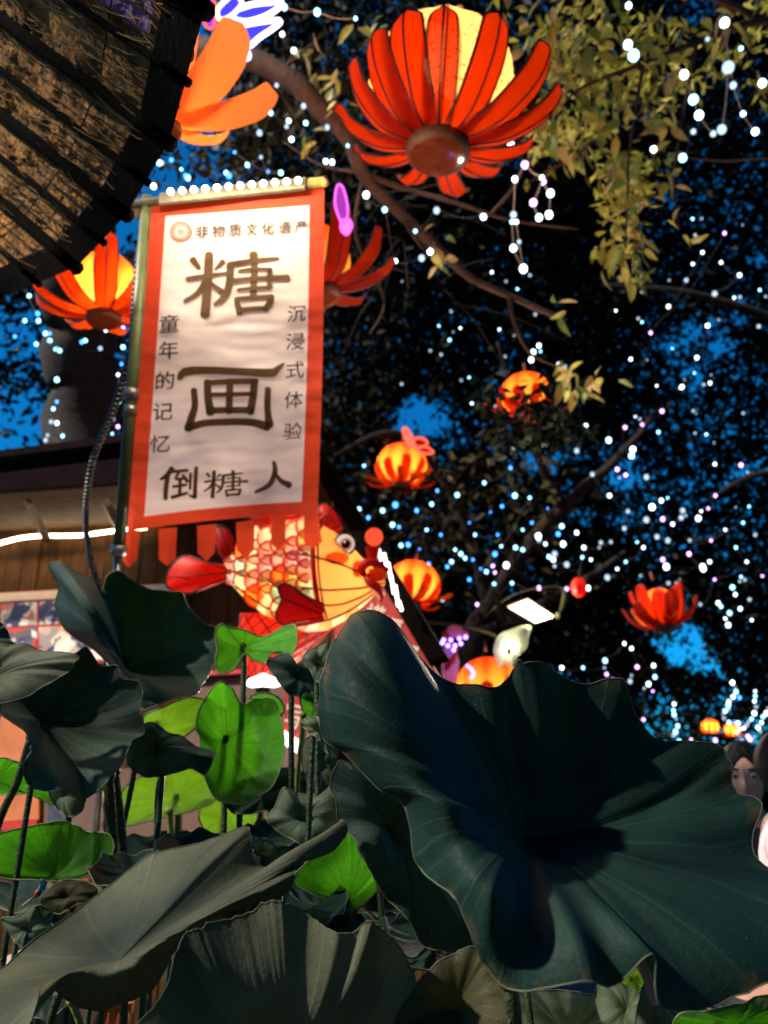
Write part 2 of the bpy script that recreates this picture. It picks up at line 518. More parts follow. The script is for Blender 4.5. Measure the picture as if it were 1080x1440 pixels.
# eave: soffit from wall top to fascia in front
def ex(px, py, off): return wall(px, py, off)
s1, s2 = ex(-260, 762, .02), ex(430, 723, .02)
f1, f2 = ex(-260, 705, .55), ex(430, 657, .55)
q = MB(); q.slab([s1, s2, f2, f1], V(0, 0, .03)); q.build('soffit', m_beam, st, smooth=False)
t1, t2 = ex(-260, 682, .56), ex(430, 595, .56)
q = MB(); q.slab([f1 + V(0, 0, -.01), f2 + V(0, 0, -.01), t2, t1], -WN * .05); q.build('fascia', m_roof, st, smooth=False)
t2r = ex(330, 608, .56)
q = MB(); q.slab([t1 + WN * .05 + V(0, 0, .003), t2r + WN * .05 + V(0, 0, .003), t2r - WN * 1.4 + V(0, 0, .5), t1 - WN * 1.4 + V(0, 0, .5)], V(0, 0, .04)); q.build('roof', m_roof, st, smooth=False)
for px in (-60, 40, 150):
    q = MB(); a1, a2 = ex(px, 702, .5), ex(px + 28, 752, .05)
    q.tube([a1 - V(0, 0, .02), a2 - V(0, 0, .035)], .028, 4); q.build('bracket', m_beam, st, smooth=False)
# LED strip along the wall top
led = thing('led_strip', ex(60, 752, .06), 'thin glowing LED strip running under the stall eave', 'light strip')
pl = spline([ex(-200, 812, .07), ex(-60, 782, .07), ex(10, 761, .07), (ex(50, 754, .07)), ex(110, 753, .07), ex(165, 746, .07), ex(205, 742, .07)], 26)
q = MB(); q.tube(pl, .011, 8); q.build('tube', m_led, led)
lamp('strip_glow', 'AREA', (ex(40, 762, .14)), 8, (1, .72, .4), led, aim=WN * .35 + V(0, 0, -1), sx=1.1, sy=.05)
# photo board
pb = thing('photo_board', ex(90, 900, .03), 'lit board of printed photos in red frames on the stall wall', 'photo board')
def wq(x0, y0, x1, y1, off, sl=-.055):
    return [ex(x0, y0 + (x0 - 100) * sl, off), ex(x1, y0 + (x1 - 100) * sl, off), ex(x1, y1 + (x1 - 100) * sl, off), ex(x0, y1 + (x0 - 100) * sl, off)]
q = MB(); q.slab(wq(-190, 829, 262, 935, .016), WN * .012); q.build('panel', m_red_paint, pb, smooth=False)
q = MB(); q.slab(wq(-190, 829, 262, 841, .0285), WN * .004); q.build('header_strip', m_white_print, pb, smooth=False)
i = 0
for (y0, y1) in ((844, 876), (880, 930)):
    for x0, x1 in ((-130, -72), (-68, -2), (2, 52), (56, 122), (126, 190), (194, 258)):
        q = MB(); q.slab(wq(x0, y0, x1, y1, .0285), WN * .004); q.build('photo', (m_photo1, m_photo2)[i % 2], pb, smooth=False); i += 1
    i += 1
# lower boards of the stall counter
ob = thing('orange_counter_board', ex(20, 1060, .05), 'plain orange board under the photo board at the far left', 'board')
q = MB(); q.slab(wq(-150, 1000, 60, 1150, .02), WN * .03); q.build('panel', m_orange_board, ob, smooth=False)
q = MB(); q.slab(wq(-150, 1151, 60, 1163, .02), WN * .045); q.build('ledge', m_red_paint, ob, smooth=False)
po = thing('portrait_poster', ex(110, 1140, .05), 'cream poster with a dark figure pasted low on the stall', 'poster')
q = MB(); q.slab(wq(64, 1085, 250, 1260, .02), WN * .012); q.build('sheet', m_cream_board, po, smooth=False)
q = MB(); q.slab([ex(70, 1100, .034), ex(90, 1085, .034), ex(102, 1120, .034), ex(92, 1165, .034), ex(66, 1170, .034)], WN * .002); q.build('print', m_dark_photo, po, smooth=False)
q = MB(); q.slab(wq(176, 1108, 214, 1150, .034), WN * .002); q.build('print', m_dark_photo, po, smooth=False)
cl = thing('pale_counter', ex(330, 1060, .1), 'pale pinkish counter front behind the lotus stems', 'counter')
q = MB(); q.slab(wq(262, 965, 470, 1500, .05), WN * .04); q.build('panel', m_cream_board, cl, smooth=False)
q = MB(); q.slab(wq(255, 958, 476, 964, .05), WN * .08); q.build('edge', m_red_paint, cl, smooth=False)

# text helper: a character as a flat mesh fan of 2D points in unit square
_dg = None
def glyph(ch, weight=0.0):
    c = bpy.data.curves.new('glyph', 'FONT'); c.body = ch; c.offset = weight; c.resolution_u = 4
    o = bpy.data.objects.new('glyph', c); COL.objects.link(o)
    dg = bpy.context.evaluated_depsgraph_get(); dg.update()
    me = bpy.data.meshes.new_from_object(o.evaluated_get(dg))
    vs_ = [(v.co.x, v.co.y) for v in me.vertices]; fs = [tuple(p.vertices) for p in me.polygons]
    bpy.data.objects.remove(o); bpy.data.curves.remove(c); bpy.data.meshes.remove(me)
    xs = [p[0] for p in vs_]; ys = [p[1] for p in vs_]
    cx, cy = (min(xs) + max(xs)) / 2, (min(ys) + max(ys)) / 2
    k = max(max(xs) - min(xs), max(ys) - min(ys))
    return [((x - cx) / k, -(y - cy) / k) for x, y in vs_], fs
def write(mb, ch, px, py, size, fn, weight=0., shear=0., rot=0., aspect=1.):
    vv, ff = glyph(ch, weight)
    b = len(mb.v); ca, sa = math.cos(rot), math.sin(rot)
    for x, y in vv:
        x = x * aspect - shear * y
        X, Y = x * ca - y * sa, x * sa + y * ca
        mb.v.append(fn(px + X * size, py + Y * size))
    for f in ff: mb.face(*[b + i for i in f])

# red sign in the gable, black barge board, small hanging sign
sg = thing('red_gable_sign', ex(540, 900, .3), 'red slanting sign with white characters under the black gable edge', 'sign')
q = MB(); q.slab([ex(470, 800, .28), ex(533, 812, .28), ex(606, 932, .28), ex(640, 990, .28), ex(470, 990, .28)], -WN * .03); q.build('board', m_red_cloth, sg, smooth=False)
for ch, x, y, sz in (('摸', 527, 868, 36), ('福', 549, 886, 38), ('写', 575, 922, 30), ('字', 594, 946, 26)):
    q = MB(); write(q, ch, x, y, sz, lambda a, b: ex(a, b, .284), .015, rot=.25, aspect=.75); q.build('character', m_white_print, sg, smooth=False)
gb = thing('gable_edge_board', ex(540, 800, .32), 'black slanting gable board running down behind the fish lantern', 'roof board')
q = MB(); q.slab([ex(430, 640, .3), ex(452, 630, .3), ex(634, 930, .3), ex(608, 938, .3)], WN * .04); q.build('board', m_rafter, gb, smooth=False)
ic = thing('icicle_light', ex(545, 810, .42), 'string of white light sticks on the black gable edge', 'light string')
for x, y, l in ((532, 779, 18), (540, 788, 20), (546, 803, 24), (550, 822, 26), (556, 838, 30), (561, 852, 14)):
    q = MB(); q.tube([ex(x, y - l / 2, .42), ex(x + 4, y + l / 2, .42)], .0068, 6); q.build('light_stick', m_led_white, ic)
hs = thing('hanging_red_sign', ex(410, 1010, .2), 'small red sign with a white character between the lotus stems', 'sign')
q = MB(); q.slab([ex(400, 972, .2), ex(428, 985, .2), ex(428, 1042, .2), ex(398, 1030, .2)], -WN * .02); q.build('board', m_red_cloth, hs, smooth=False)
q = MB(); write(q, '写', 413, 1008, 34, lambda a, b: ex(a, b, .204), .01, rot=.2, aspect=.7); q.build('character', m_white_print, hs, smooth=False)
tb = thing('tube_light', ex(412, 1048, .22), 'short bright white tube light low behind the lotus stems', 'light')
q = MB(); q.tube([ex(392, 1032, .22), ex(432, 1058, .22)], .026, 8); q.build('tube', m_led_white, tb)
lamp('tube_glow', 'AREA', ex(412, 1040, .28), 34, (1, .85, .65), tb, aim=WN + V(0, 0, .1), sx=.5, sy=.08)
rb = thing('red_box', ex(135, 1235, .6), 'bright red box standing low behind the green lotus leaf', 'box')
q = MB(); q.slab([ex(112, 1238, .6), ex(128, 1218, .6), ex(168, 1216, .6), ex(166, 1262, .6), ex(140, 1250, .6)], -WN * .1); q.build('body', m_red_paint, rb, smooth=False)
q = MB(); q.slab([ex(122, 1228, .603), ex(164, 1226, .603), ex(165, 1231, .603), ex(120, 1233, .603)], WN * .003); q.build('stripe', m_white_print, rb, smooth=False)

# ------------------------------------------------------------------ bark pavilion roof, upper left, seen from beneath
ZE = 2.9
def at_z(px, py, z):
    r = ray(px, py); return EYE + r * ((z - CAM_Z) / r.z)
pv = thing('thatched_pavilion', V(-2.2, 1.3, 0), 'dark thatched roof edge with black rafters hanging in the upper left corner', 'roof')
eave_px = [(300, -60), (290, 0), (240, 188), (180, 292), (110, 367), (0, 412), (-120, 440)]
eave = [at_z(x, y, ZE) for x, y in eave_px]
UPSLOPE = V(-1.02, .15, .98)
def roofpt(s, t, drop=0.):
    """s along the eave 0..n-1, t from eave (0) to apex (1)"""
    i = min(int(s), len(eave) - 2); f = s - i
    e = lerp(eave[i], eave[i + 1], f)
    return e + UPSLOPE * t - V(0, 0, drop)
def thatch_panel(s0, s1, nm='thatch_panel'):
    def fn(u, v):
        s = lerp(s0, s1, u); t = v * .85
        p = roofpt(s, t)
        h = noise.fractal(p * 9, 1.0, 2.1, 4) * .022 + noise.noise(V(p.x * 35, p.y * 35, p.z * 35)) * .008
        edge = (1 - v) ** 8 * .012 * noise.noise(p * 40)
        return p + V(edge, edge, h + .02)
    q = MB(); q.grid(fn, 26, 64)
    return q.build(nm, m_thatch, pv)
SEG = [(.05, 1.02), (1.02, 1.5), (1.5, 2.02), (2.02, 2.52), (2.52, 3.02), (3.02, 3.5), (3.5, 4.02), (4.02, 4.5), (4.5, 5.0), (5.0, 5.95)]
for s0, s1 in SEG: thatch_panel(s0 + .0, s1 - .0)
for i, (s0, s1) in enumerate(SEG[1:] + [(5.95, 6)]):
    rad = .019 if i % 2 == 0 else .010
    pts = [roofpt(s0, t, .02) for t in np.linspace(-.008, .85, 10)]
    pts = [p + V(random.uniform(-.004, .004), random.uniform(-.004, .004), 0) for p in pts]
    q = MB(); q.tube(pts, [rad * 1.1] + [rad] * 8 + [rad * .8], 7); q.build('rafter', m_rafter, pv)
# dark border board along the eave
for i in range(len(eave) - 1):
    a, b2 = roofpt(i + .0, .0, .012), roofpt(i + .999, .0, .012)
    a2, b3 = roofpt(i + .0, .085, .012), roofpt(i + .999, .085, .012)
    q = MB(); q.slab([a, b2, b3, a2], V(0, 0, -.008)); q.build('eave_board', m_rafter, pv, smooth=False)
# loose straw and bark fibres on the underside
m_straw = mat('straw_fibre', (.62, .36, .11), .9, .5, 30, col2=(.12, .06, .02))
q = MB(); rgs = random.Random(8)
for _ in range(1500):
    s_ = rgs.uniform(.1, 5.9); t_ = rgs.uniform(.02, .8); ln = rgs.uniform(.04, .16)
    a = roofpt(s_, t_, .004); dv = (UPSLOPE.normalized() + V(rgs.gauss(0, .25), rgs.gauss(0, .3), rgs.gauss(0, .06))).normalized() * ln
    q.tube([a + V(0, 0, -.003), a + dv * .5 + V(0, 0, -.004 - rgs.random() * .008), a + dv + V(0, 0, rgs.uniform(-.006, .006))], rgs.uniform(.0007, .0018), 3, False)
tag(q.build('straw', m_straw, pv), kind='stuff')
# wire mesh on the panels near the eave
q = MB()
for s in np.arange(.6, 5.9, .13):
    pts = [roofpt(s, t, .014) for t in np.linspace(.08, .085 + .2 + .04 * math.sin(s * 9), 5)]
    q.tube(pts, .0022, 4, False)
for t in (.2,):
    pts = [roofpt(s, t, .013) for s in np.arange(.6, 5.9, .1)]
    q.tube(pts, .0022, 4, False)
tag(q.build('wire_mesh', m_wire, pv), kind='stuff')
# a cloth patch showing through, the purple light on it put into its colour
def cloth(s0, s1, t0, t1):
    q = MB(); q.grid(lambda u, v: roofpt(lerp(s0, s1, u), lerp(t0, t1, v), .0) + V(0, 0, -.004 + .012 * noise.noise(V(u * 3, v * 9, s0))), 10, 14); q.build('cloth_patch', m_purple, pv)
cloth(1.12, 1.42, .1, .27)
cloth(1.22, 1.28, .36, .44)
# posts of the pavilion, off to the left
for x, y in ((-1.75, 2.05), (-1.45, -.6)):
    q = MB(); q.tube([V(x, y, 0), V(x, y, 3.15)], .06, 10); q.build('post', m_rafter, pv)

# ------------------------------------------------------------------ trees
def limb(mb, pts, r0, r1, n=9, k=None):
    k = k or len(pts) * 5
    sp = spline(pts, k)
    rr = [lerp(r0, r1, (i / (k - 1)) ** .8) * (1 + .07 * noise.noise(sp[i] * 5)) for i in range(k)]
    sp = [p + V(noise.noise(p * 3), noise.noise(p * 3 + V(9, 0, 0)), 0) * r0 * .28 for p in sp]
    mb.tube(sp, rr, n)

GAPS = [(592, 585, 46, 34, .97), (632, 600, 44, 40, .6), (768, 642, 40, 22, .85), (850, 645, 60, 24, .6), (870, 672, 26, 18, .8),
        (822, 722, 22, 18, .85), (795, 683, 16, 12, .7), (870, 725, 30, 12, .55), (945, 487, 18, 14, .9), (975, 468, 22, 16, .85), (1022, 488, 22, 16, .95),
        (1020, 455, 36, 20, .6), (1042, 430, 20, 20, .75), (1050, 520, 20, 14, .6), (973, 535, 16, 22, .7), (1066, 362, 18, 12, .85), (1040, 388, 12, 8, .7),
        (960, 905, 42, 34, .92), (985, 930, 34, 20, .9), (1016, 952, 9, 8, .9), (1016, 978, 12, 9, .9), (1070, 930, 8, 12, .8), (1040, 662, 16, 10, .8), (1062, 655, 16, 16, .6),
        (30, 590, 50, 48, .88), (16, 470, 46, 44, .8), (58, 520, 34, 44, .55), (10, 640, 60, 24, .9), (160, 540, 16, 45, .7), (150, 590, 14, 30, .7), (184, 490, 10, 30, .6),
        (905, 592, 20, 12, .5), (660, 442, 26, 16, .4), (512, 655, 12, 8, .6), (628, 650, 12, 10, .7), (515, 700, 12, 8, .7), (610, 712, 12, 8, .6), (620, 690, 10, 14, .6),
        (880, 170, 50, 30, .35), (800, 40, 30, 18, .3), (733, 640, 12, 10, .5), (700, 610, 30, 30, .35)]
def gap_keep(pp):
    """True for leaves that stay: openings in the crowns where the sky shows"""
    rel = pp - np.array(EYE)
    d = rel @ np.array(FW); px = 540 + FPX * rel[:, 0] / d; py = 720 - FPX * (rel @ np.array(UP)) / d
    keep = np.ones(len(pp), bool)
    nz = .45 * np.sin(px * .21 + 2.1 * np.sin(py * .13)) + .4 * np.sin(py * .27 + 1.7 * np.sin(px * .17)) + .3 * np.sin(px * .5 + py * .43)
    rnd = RNG.random(len(pp))
    for cx, cy, rx, ry, pr in GAPS:
        q = ((px - cx) / rx) ** 2 + ((py - cy) / ry) ** 2 + nz * .55
        keep &= ~((q < 1) & (rnd < pr))
    # hardly any foliage between the pond and the low sky light
    keep &= ~((px > 120) & (px < 440) & (((py < 90) & (d < 8)) | (py < 0)) & (py > -300) & (rnd < .96))
    return keep
def leaf_cloud(name, cen, rad, n_each, smin, smax, m, parent, gaps=True, wide=.42, droop=.4):
    cen = np.asarray(cen, float); rad = np.broadcast_to(np.asarray(rad, float), (len(cen),))
    c = np.repeat(cen, n_each, 0); r = np.repeat(rad, n_each)
    tone = np.repeat(RNG.random(len(cen)), n_each)
    p = c + RNG.normal(size=c.shape) * r[:, None] * np.array([.6, .6, .5])
    if gaps:
        k = gap_keep(p); p = p[k]; tone = tone[k]
    n = len(p)
    d = RNG.normal(size=(n, 3)); d[:, 2] -= droop; d /= np.linalg.norm(d, axis=1)[:, None]
    q = np.cross(d, RNG.normal(size=(n, 3))); q /= np.linalg.norm(q, axis=1)[:, None]
    L_ = RNG.uniform(smin, smax, n)[:, None]
    nn = np.cross(d, q) * L_ * .07
    vv = np.stack([p, p + d * L_ * .48 + q * L_ * wide * .5 + nn, p + d * L_, p + d * L_ * .48 - q * L_ * wide * .5 + nn], 1).reshape(-1, 3)
    off = np.array(WO[parent]) if parent is not None else np.zeros(3)
    me = bpy.data.meshes.new(name)
    me.vertices.add(4 * n); me.loops.add(4 * n); me.polygons.add(n)
    me.vertices.foreach_set('co', (vv - off).astype(np.float32).ravel())
    me.loops.foreach_set('vertex_index', np.arange(4 * n, dtype=np.int32))
    me.polygons.foreach_set('loop_start', np.arange(0, 4 * n, 4, dtype=np.int32))
    me.polygons.foreach_set('loop_total', np.full(n, 4, dtype=np.int32))
    me.update(calc_edges=True)
    at = me.attributes.new('tint', 'FLOAT', 'FACE')
    at.data.foreach_set('value', np.clip(tone * .6 + RNG.random(n) * .4, 0, 1).astype(np.float32))
    me.materials.append(m)
    o = bpy.data.objects.new(name, me); COL.objects.link(o); CH[o] = []
    if parent is not None:
        adopt(o, parent); WO[o] = Vector(off)
    o['kind'] = 'stuff'
    return o
def region(n, x0, x1, y0, y1, d0, d1):
    out = []
    for _ in range(n):
        out.append(P(random.uniform(x0, x1), random.uniform(y0, y1), random.uniform(d0, d1)))
    return out
def ground_under(p): return V(p.x, p.y, 0)

# left tree behind the stall: dark trunk, its long limb reaches over the banner
lt = thing('left_tree', ground_under(P(115, 560, 6.2)), 'tall tree with a dark trunk behind the stall and a long limb above the banner', 'tree')
q = MB()
tp = P(115, 560, 6.2)
limb(q, [V(tp.x + .15, tp.y, 0), V(tp.x, tp.y, 1.6), P(118, 620, 6.2), P(108, 500, 6.2), P(112, 400, 6.1), P(100, 250, 6.0), P(60, 60, 6.0)], .36, .2, 12)
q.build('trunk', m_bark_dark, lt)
q = MB()
limb(q, [P(108, 380, 6.1), P(160, 200, 5.6), P(240, 90, 4.9), P(305, 70, 4.5), P(390, 103, 4.3), P(450, 150, 4.25), P(492, 195, 4.25), P(512, 245, 4.3), P(560, 300, 4.4), P(640, 372, 4.5), P(690, 405, 4.5), P(788, 446, 4.5)], .095, .014, 10, 70)
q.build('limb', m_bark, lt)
tw = MB()
for pts, r0 in (([P(716, 418, 4.5), P(722, 450, 4.5), P(740, 490, 4.45), P(765, 508, 4.4), P(800, 520, 4.4)], .016),
                ([P(512, 245, 4.3), P(560, 262, 4.3), P(640, 285, 4.2), P(720, 310, 4.2), P(815, 322, 4.2)], .022),
                ([P(692, 300, 4.2), P(725, 260, 4.15), P(742, 225, 4.1), P(790, 190, 4.1)], .012),
                ([P(560, 300, 4.4), P(590, 345, 4.4), P(606, 360, 4.4)], .012),
                ([P(450, 150, 4.25), P(470, 140, 4.2), P(480, 130, 4.2)], .012), ([P(390, 103, 4.3), P(430, 70, 4.3), P(450, 52, 4.3)], .012),
                ([P(512, 245, 4.3), P(500, 330, 4.4), P(540, 420, 4.5), P(520, 470, 4.5)], .012),
                ([P(512, 245, 4.3), P(450, 232, 4.4), P(400, 200, 4.5)], .012)):
    t_ = MB(); limb(t_, pts, r0, .004, 6, 24); t_.build('branch', m_bark, lt)
for _ in range(26):
    a = P(random.uniform(470, 640), random.uniform(270, 430), random.uniform(4.4, 5.2)); dr = Vector((random.gauss(0, .35), random.gauss(0, .2), random.gauss(-.1, .2)))
    limb(tw, [a, a + dr * .5 + V(0, 0, .05), a + dr], .006, .002, 4, 8)
tag(tw.build('twigs', m_bark_dark, lt), kind='stuff')
cz = region(430, -260, 60, 330, 690, 6.5, 9) + region(190, 60, 230, 370, 640, 6.6, 9)
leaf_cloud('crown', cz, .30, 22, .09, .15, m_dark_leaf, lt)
cz = region(42, 330, 520, 60, 250, 5.2, 7) + region(10, 190, 340, 180, 250, 5.2, 6.4)
leaf_cloud('branch_leaves', cz, .22, 16, .08, .14, m_mid_leaf, lt, gaps=False)

# middle tree, leaning trunk above the floodlight
mt = thing('leaning_tree', ground_under(P(660, 930, 9)), 'tree with a reddish leaning trunk behind the floodlight', 'tree')
q = MB(); b0 = ground_under(P(640, 1000, 9))
limb(q, [b0, P(660, 930, 9), P(690, 850, 9), P(735, 775, 8.9), P(790, 715, 8.8), P(860, 650, 8.7), P(925, 580, 9.2), P(980, 520, 10.2)], .17, .015, 10)
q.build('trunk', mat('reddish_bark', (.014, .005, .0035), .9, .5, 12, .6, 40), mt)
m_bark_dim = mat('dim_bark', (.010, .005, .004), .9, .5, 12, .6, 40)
for pts, r0 in (([P(665, 895, 9), P(740, 862, 8.9), P(830, 812, 8.8), P(880, 775, 8.7)], .11), ([P(690, 850, 9), P(640, 700, 8.9), P(560, 610, 8.7), P(470, 640, 8.5)], .09), ([P(790, 715, 8.8), P(740, 600, 8.6), P(700, 480, 8.4)], .07)):
    t_ = MB(); limb(t_, pts, r0, .02, 8); t_.build('limb', m_bark_dim, mt)
cz = region(2300, 430, 860, 240, 930, 9.3, 13)
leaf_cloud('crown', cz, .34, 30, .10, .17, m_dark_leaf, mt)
cz = region(60, 500, 780, 640, 800, 7.8, 9)
leaf_cloud('hanging_leaves', cz, .25, 10, .10, .16, m_mid_leaf, mt)

# right tree
rt_ = thing('right_tree', ground_under(P(1330, 900, 8.5)), 'big dark tree filling the right side above the lotus leaf', 'tree')
q = MB(); b0 = P(1330, 900, 8.5)
limb(q, [V(b0.x, b0.y, 0), P(1320, 800, 8.5), P(1290, 600, 8.6), P(1240, 400, 8.8)], .3, .18, 12); q.build('trunk', m_bark_dark, rt_)
for pts, r0 in (([P(1300, 760, 8.5), P(1180, 690, 8.4), P(1080, 665, 8.3), P(1000, 700, 8.2)], .08), ([P(1290, 600, 8.6), P(1150, 480, 8.6), P(1000, 420, 8.5), P(850, 400, 8.5)], .1)):
    t_ = MB(); limb(t_, pts, r0, .02, 8); t_.build('limb', m_bark_dim, rt_)
cz = region(2700, 800, 1330, 60, 990, 9.3, 14) + region(1100, 330, 900, -160, 260, 9, 13) + region(700, 800, 1330, -200, 90, 9.5, 12)
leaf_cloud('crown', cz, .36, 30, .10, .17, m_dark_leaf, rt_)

# far hedge of trees closing the view low down
ft = thing('far_tree_row', V(4, 22, 0), 'row of dark trees far behind the pond at the horizon', 'tree row')
cz = [V(random.uniform(-8, 20), random.uniform(17, 24), random.uniform(.3, 7.2) ** 1.0) for _ in range(1500)]
leaf_cloud('crown', cz, .75, 26, .22, .36, m_dark_leaf, ft, gaps=True)
for x in range(-6, 20, 4):
    q = MB(); limb(q, [V(x, 20.5, 0), V(x + .2, 20.4, 2.5), V(x + .3, 20.5, 5)], .2, .08, 8); q.build('trunk', m_bark_dark, ft)

# added tree behind the camera, its crown blocks sky light over the pond
ct = thing('sky_blocking_tree', V(2.6, -3.5, 0), 'added unseen tree behind the viewer, its crown blocking sky light over the pond', 'tree')
q = MB(); limb(q, [V(2.6, -3.5, 0), V(2.5, -3.5, 2.5), V(2.2, -3.2, 5.2)], .3, .18, 10); q.build('trunk', m_bark_dark, ct)
cz = []
while len(cz) < 1900:
    p_ = V(random.uniform(-1.5, 12), random.uniform(-11, 1.5), random.uniform(3.4, 9))
    if p_.y > -1.2 and (p_ - EYE).dot(FW) > 0 and p_.z < 4.6 + 0.: continue
    rel_ = p_ - EYE; dd_ = rel_.dot(FW)
    if dd_ > 0 and 720 - FPX * rel_.dot(UP) / dd_ > -330: continue
    cz.append(p_)
n0_ = len(cz)
while len(cz) < n0_ + 1300:                     # its far side, above the path of the low light
    p_ = V(random.uniform(-10, -.5), random.uniform(-11, -.5), random.uniform(4.5, 13))
    h_ = math.hypot(p_.x, p_.y - 1.2)
    if p_.z - 1.4 < .80 * h_ + 2.0: continue
    rel_ = p_ - EYE; dd_ = rel_.dot(FW)
    if dd_ > 0 and 720 - FPX * rel_.dot(UP) / dd_ > -330: continue
    cz.append(p_)
leaf_cloud('crown', cz, .6, 24, .24, .38, m_dark_leaf, ct, gaps=False)
hg = thing('sky_blocking_hedge', V(-9.5, -1, 0), 'added unseen dark hedge left of and behind the viewer, blocking low sky light', 'hedge')  # hedge added out of view to keep low sky light off the pond
cz = [V(random.uniform(-10.5, -8.5), random.uniform(-9, 5), random.uniform(.2, 3.6)) for _ in range(500)] + [V(random.uniform(-9, 12), random.uniform(-12, -10), random.uniform(.2, 4.5)) for _ in range(500)]
leaf_cloud('foliage', cz, .5, 24, .2, .34, m_dark_leaf, hg, gaps=False)

cz = region(30, 690, 800, 545, 640, 4.7, 5.0)
leaf_cloud('spray_leaves', cz, .12, 14, .07, .12, m_dark_leaf, lt, gaps=False)

# added unseen tree off to the left, its thin crown dapples the low light
dt = thing('dapple_tree', V(-6.2, -1.4, 0), 'added unseen tree left of the viewer that dapples the light on the lotus bed', 'tree')
q = MB(); limb(q, [V(-6.2, -1.4, 0), V(-6.1, -1.4, 2.2), V(-5.6, -1.1, 4.6)], .18, .07, 9); q.build('trunk', m_bark_dark, dt)
LS = sv.normalized(); LX = LS.cross(V(0, 0, 1)).normalized(); LY = LX.cross(LS)
rgd = random.Random(23)
cz = []
for _ in range(70):
    c_ = V(-.15, 1.25, 1.35) + LS * rgd.uniform(6.0, 8.0) + LX * rgd.uniform(-2.0, 1.7) + LY * rgd.uniform(-1.3, 1.1)
    cz.append(c_)
leaf_cloud('crown', cz, .22, 20, .12, .2, m_dark_leaf, dt, gaps=False)

# near tree reaching in from the upper right: leaves you can pick apart
nr = thing('near_tree', ground_under(P(1500, 700, 5.2)), 'near tree whose lit narrow leaves hang into the upper right', 'tree')
q = MB(); b0 = P(1500, 700, 5.2)
limb(q, [V(b0.x, b0.y, 0), P(1490, 600, 5.2), P(1440, 250, 5.0), P(1330, -150, 4.8)], .16, .07, 10); q.build('trunk', m_bark, nr)
BR = {}
for nm, pts, r0 in (('a', [P(1440, 250, 5.0), P(1250, 60, 4.6), P(1080, 30, 4.3), P(980, 60, 4.2), P(905, 88, 4.1), P(820, 122, 4.05), P(790, 150, 4.0)], .035),
                    ('b', [P(1080, 30, 4.3), P(930, -30, 4.2), P(830, -40, 4.1), P(740, 20, 4.1)], .022),
                    ('c', [P(905, 88, 4.1), P(895, 150, 4.1), P(885, 220, 4.05), P(882, 300, 4.0), P(876, 375, 4.0)], .012),
                    ('d', [P(980, 60, 4.2), P(958, 180, 4.15), P(948, 260, 4.1), P(955, 320, 4.1)], .012),
                    ('e', [P(860, 180, 4.1), P(800, 225, 4.1), P(770, 240, 4.1), P(735, 262, 4.05)], .011),
                    ('f', [P(1250, 60, 4.6), P(1150, 200, 4.7), P(1040, 226, 4.7), P(960, 222, 4.7)], .012)):
    t_ = MB(); limb(t_, pts, r0, .004, 7, 30); BR[nm] = t_.build('branch', m_bark, nr)

def leaf_mesh(k):
    """one lanceolate leaf, length 1 along +X, folded and curved"""
    rr = random.Random(k); me = MB(); n = 6
    bend = rr.uniform(.05, .3)
    for i in range(n):
        t = i / (n - 1); w_ = .19 * math.sin(math.pi * min(1, t ** .75)) ** .9 * (1 if i < n - 1 else 0) + .004
        z = -bend * t * t
        me.v += [V(t, w_, z + w_ * .35), V(t, 0, z), V(t, -w_, z + w_ * .35)]
    for i in range(n - 1):
        b = i * 3
        me.face(b, b + 1, b + 4, b + 3); me.face(b + 1, b + 2, b + 5, b + 4)
    return me
m_leafs = [mat('leaf_olive_yellow', (.52, .43, .09), .45, .3, 3, trans=.35, tcol=(.42, .34, .06)),
           mat('leaf_green', (.17, .21, .04), .45, .3, 3, trans=.35, tcol=(.22, .32, .04)),
           mat('leaf_tan', (.48, .33, .12), .5, .3, 3, trans=.3, tcol=(.45, .3, .1))]
leaf_src = []
for k in range(9):
    o = leaf_mesh(k).build('leaf', m_leafs[(0, 0, 1, 0, 2, 0, 1, 0, 2)[k]])
    leaf_src.append(o.data); bpy.data.objects.remove(o)
CLUST = [('a', 830, 62, 10), ('a', 790, 128, 9), ('a', 862, 120, 8), ('a', 775, 92, 8), ('a', 905, 62, 8), ('b', 1000, 18, 5), ('a', 1020, 40, 5), ('a', 932, 108, 7),
         ('c', 868, 172, 7), ('c', 872, 245, 8), ('c', 900, 285, 8), ('c', 888, 322, 8), ('c', 882, 362, 7), ('c', 868, 388, 6), ('d', 950, 262, 4), ('d', 960, 320, 3), ('d', 944, 200, 6), ('e', 772, 190, 9), ('e', 800, 208, 9), ('e', 745, 170, 6),
         ('e', 830, 160, 8), ('b', 745, 30, 6), ('b', 700, 10, 6), ('a', 812, 85, 8), ('b', 860, 20, 6), ('d', 925, 165, 6), ('b', 780, 45, 6)]
CL2 = [(475, 128, 8), (462, 112, 4), (612, 338, 4), (604, 352, 5), (785, 432, 4), (800, 528, 7), (820, 540, 6), (842, 532, 5), (785, 520, 5), (440, 200, 4), (565, 90, 3), (540, 30, 5), (430, 78, 4), (640, 10, 5), (500, 40, 3)]
lt_branches = [k for k in CH[lt] if k.name.startswith('branch') and k.type == 'MESH' and 'leaves' not in k.name]
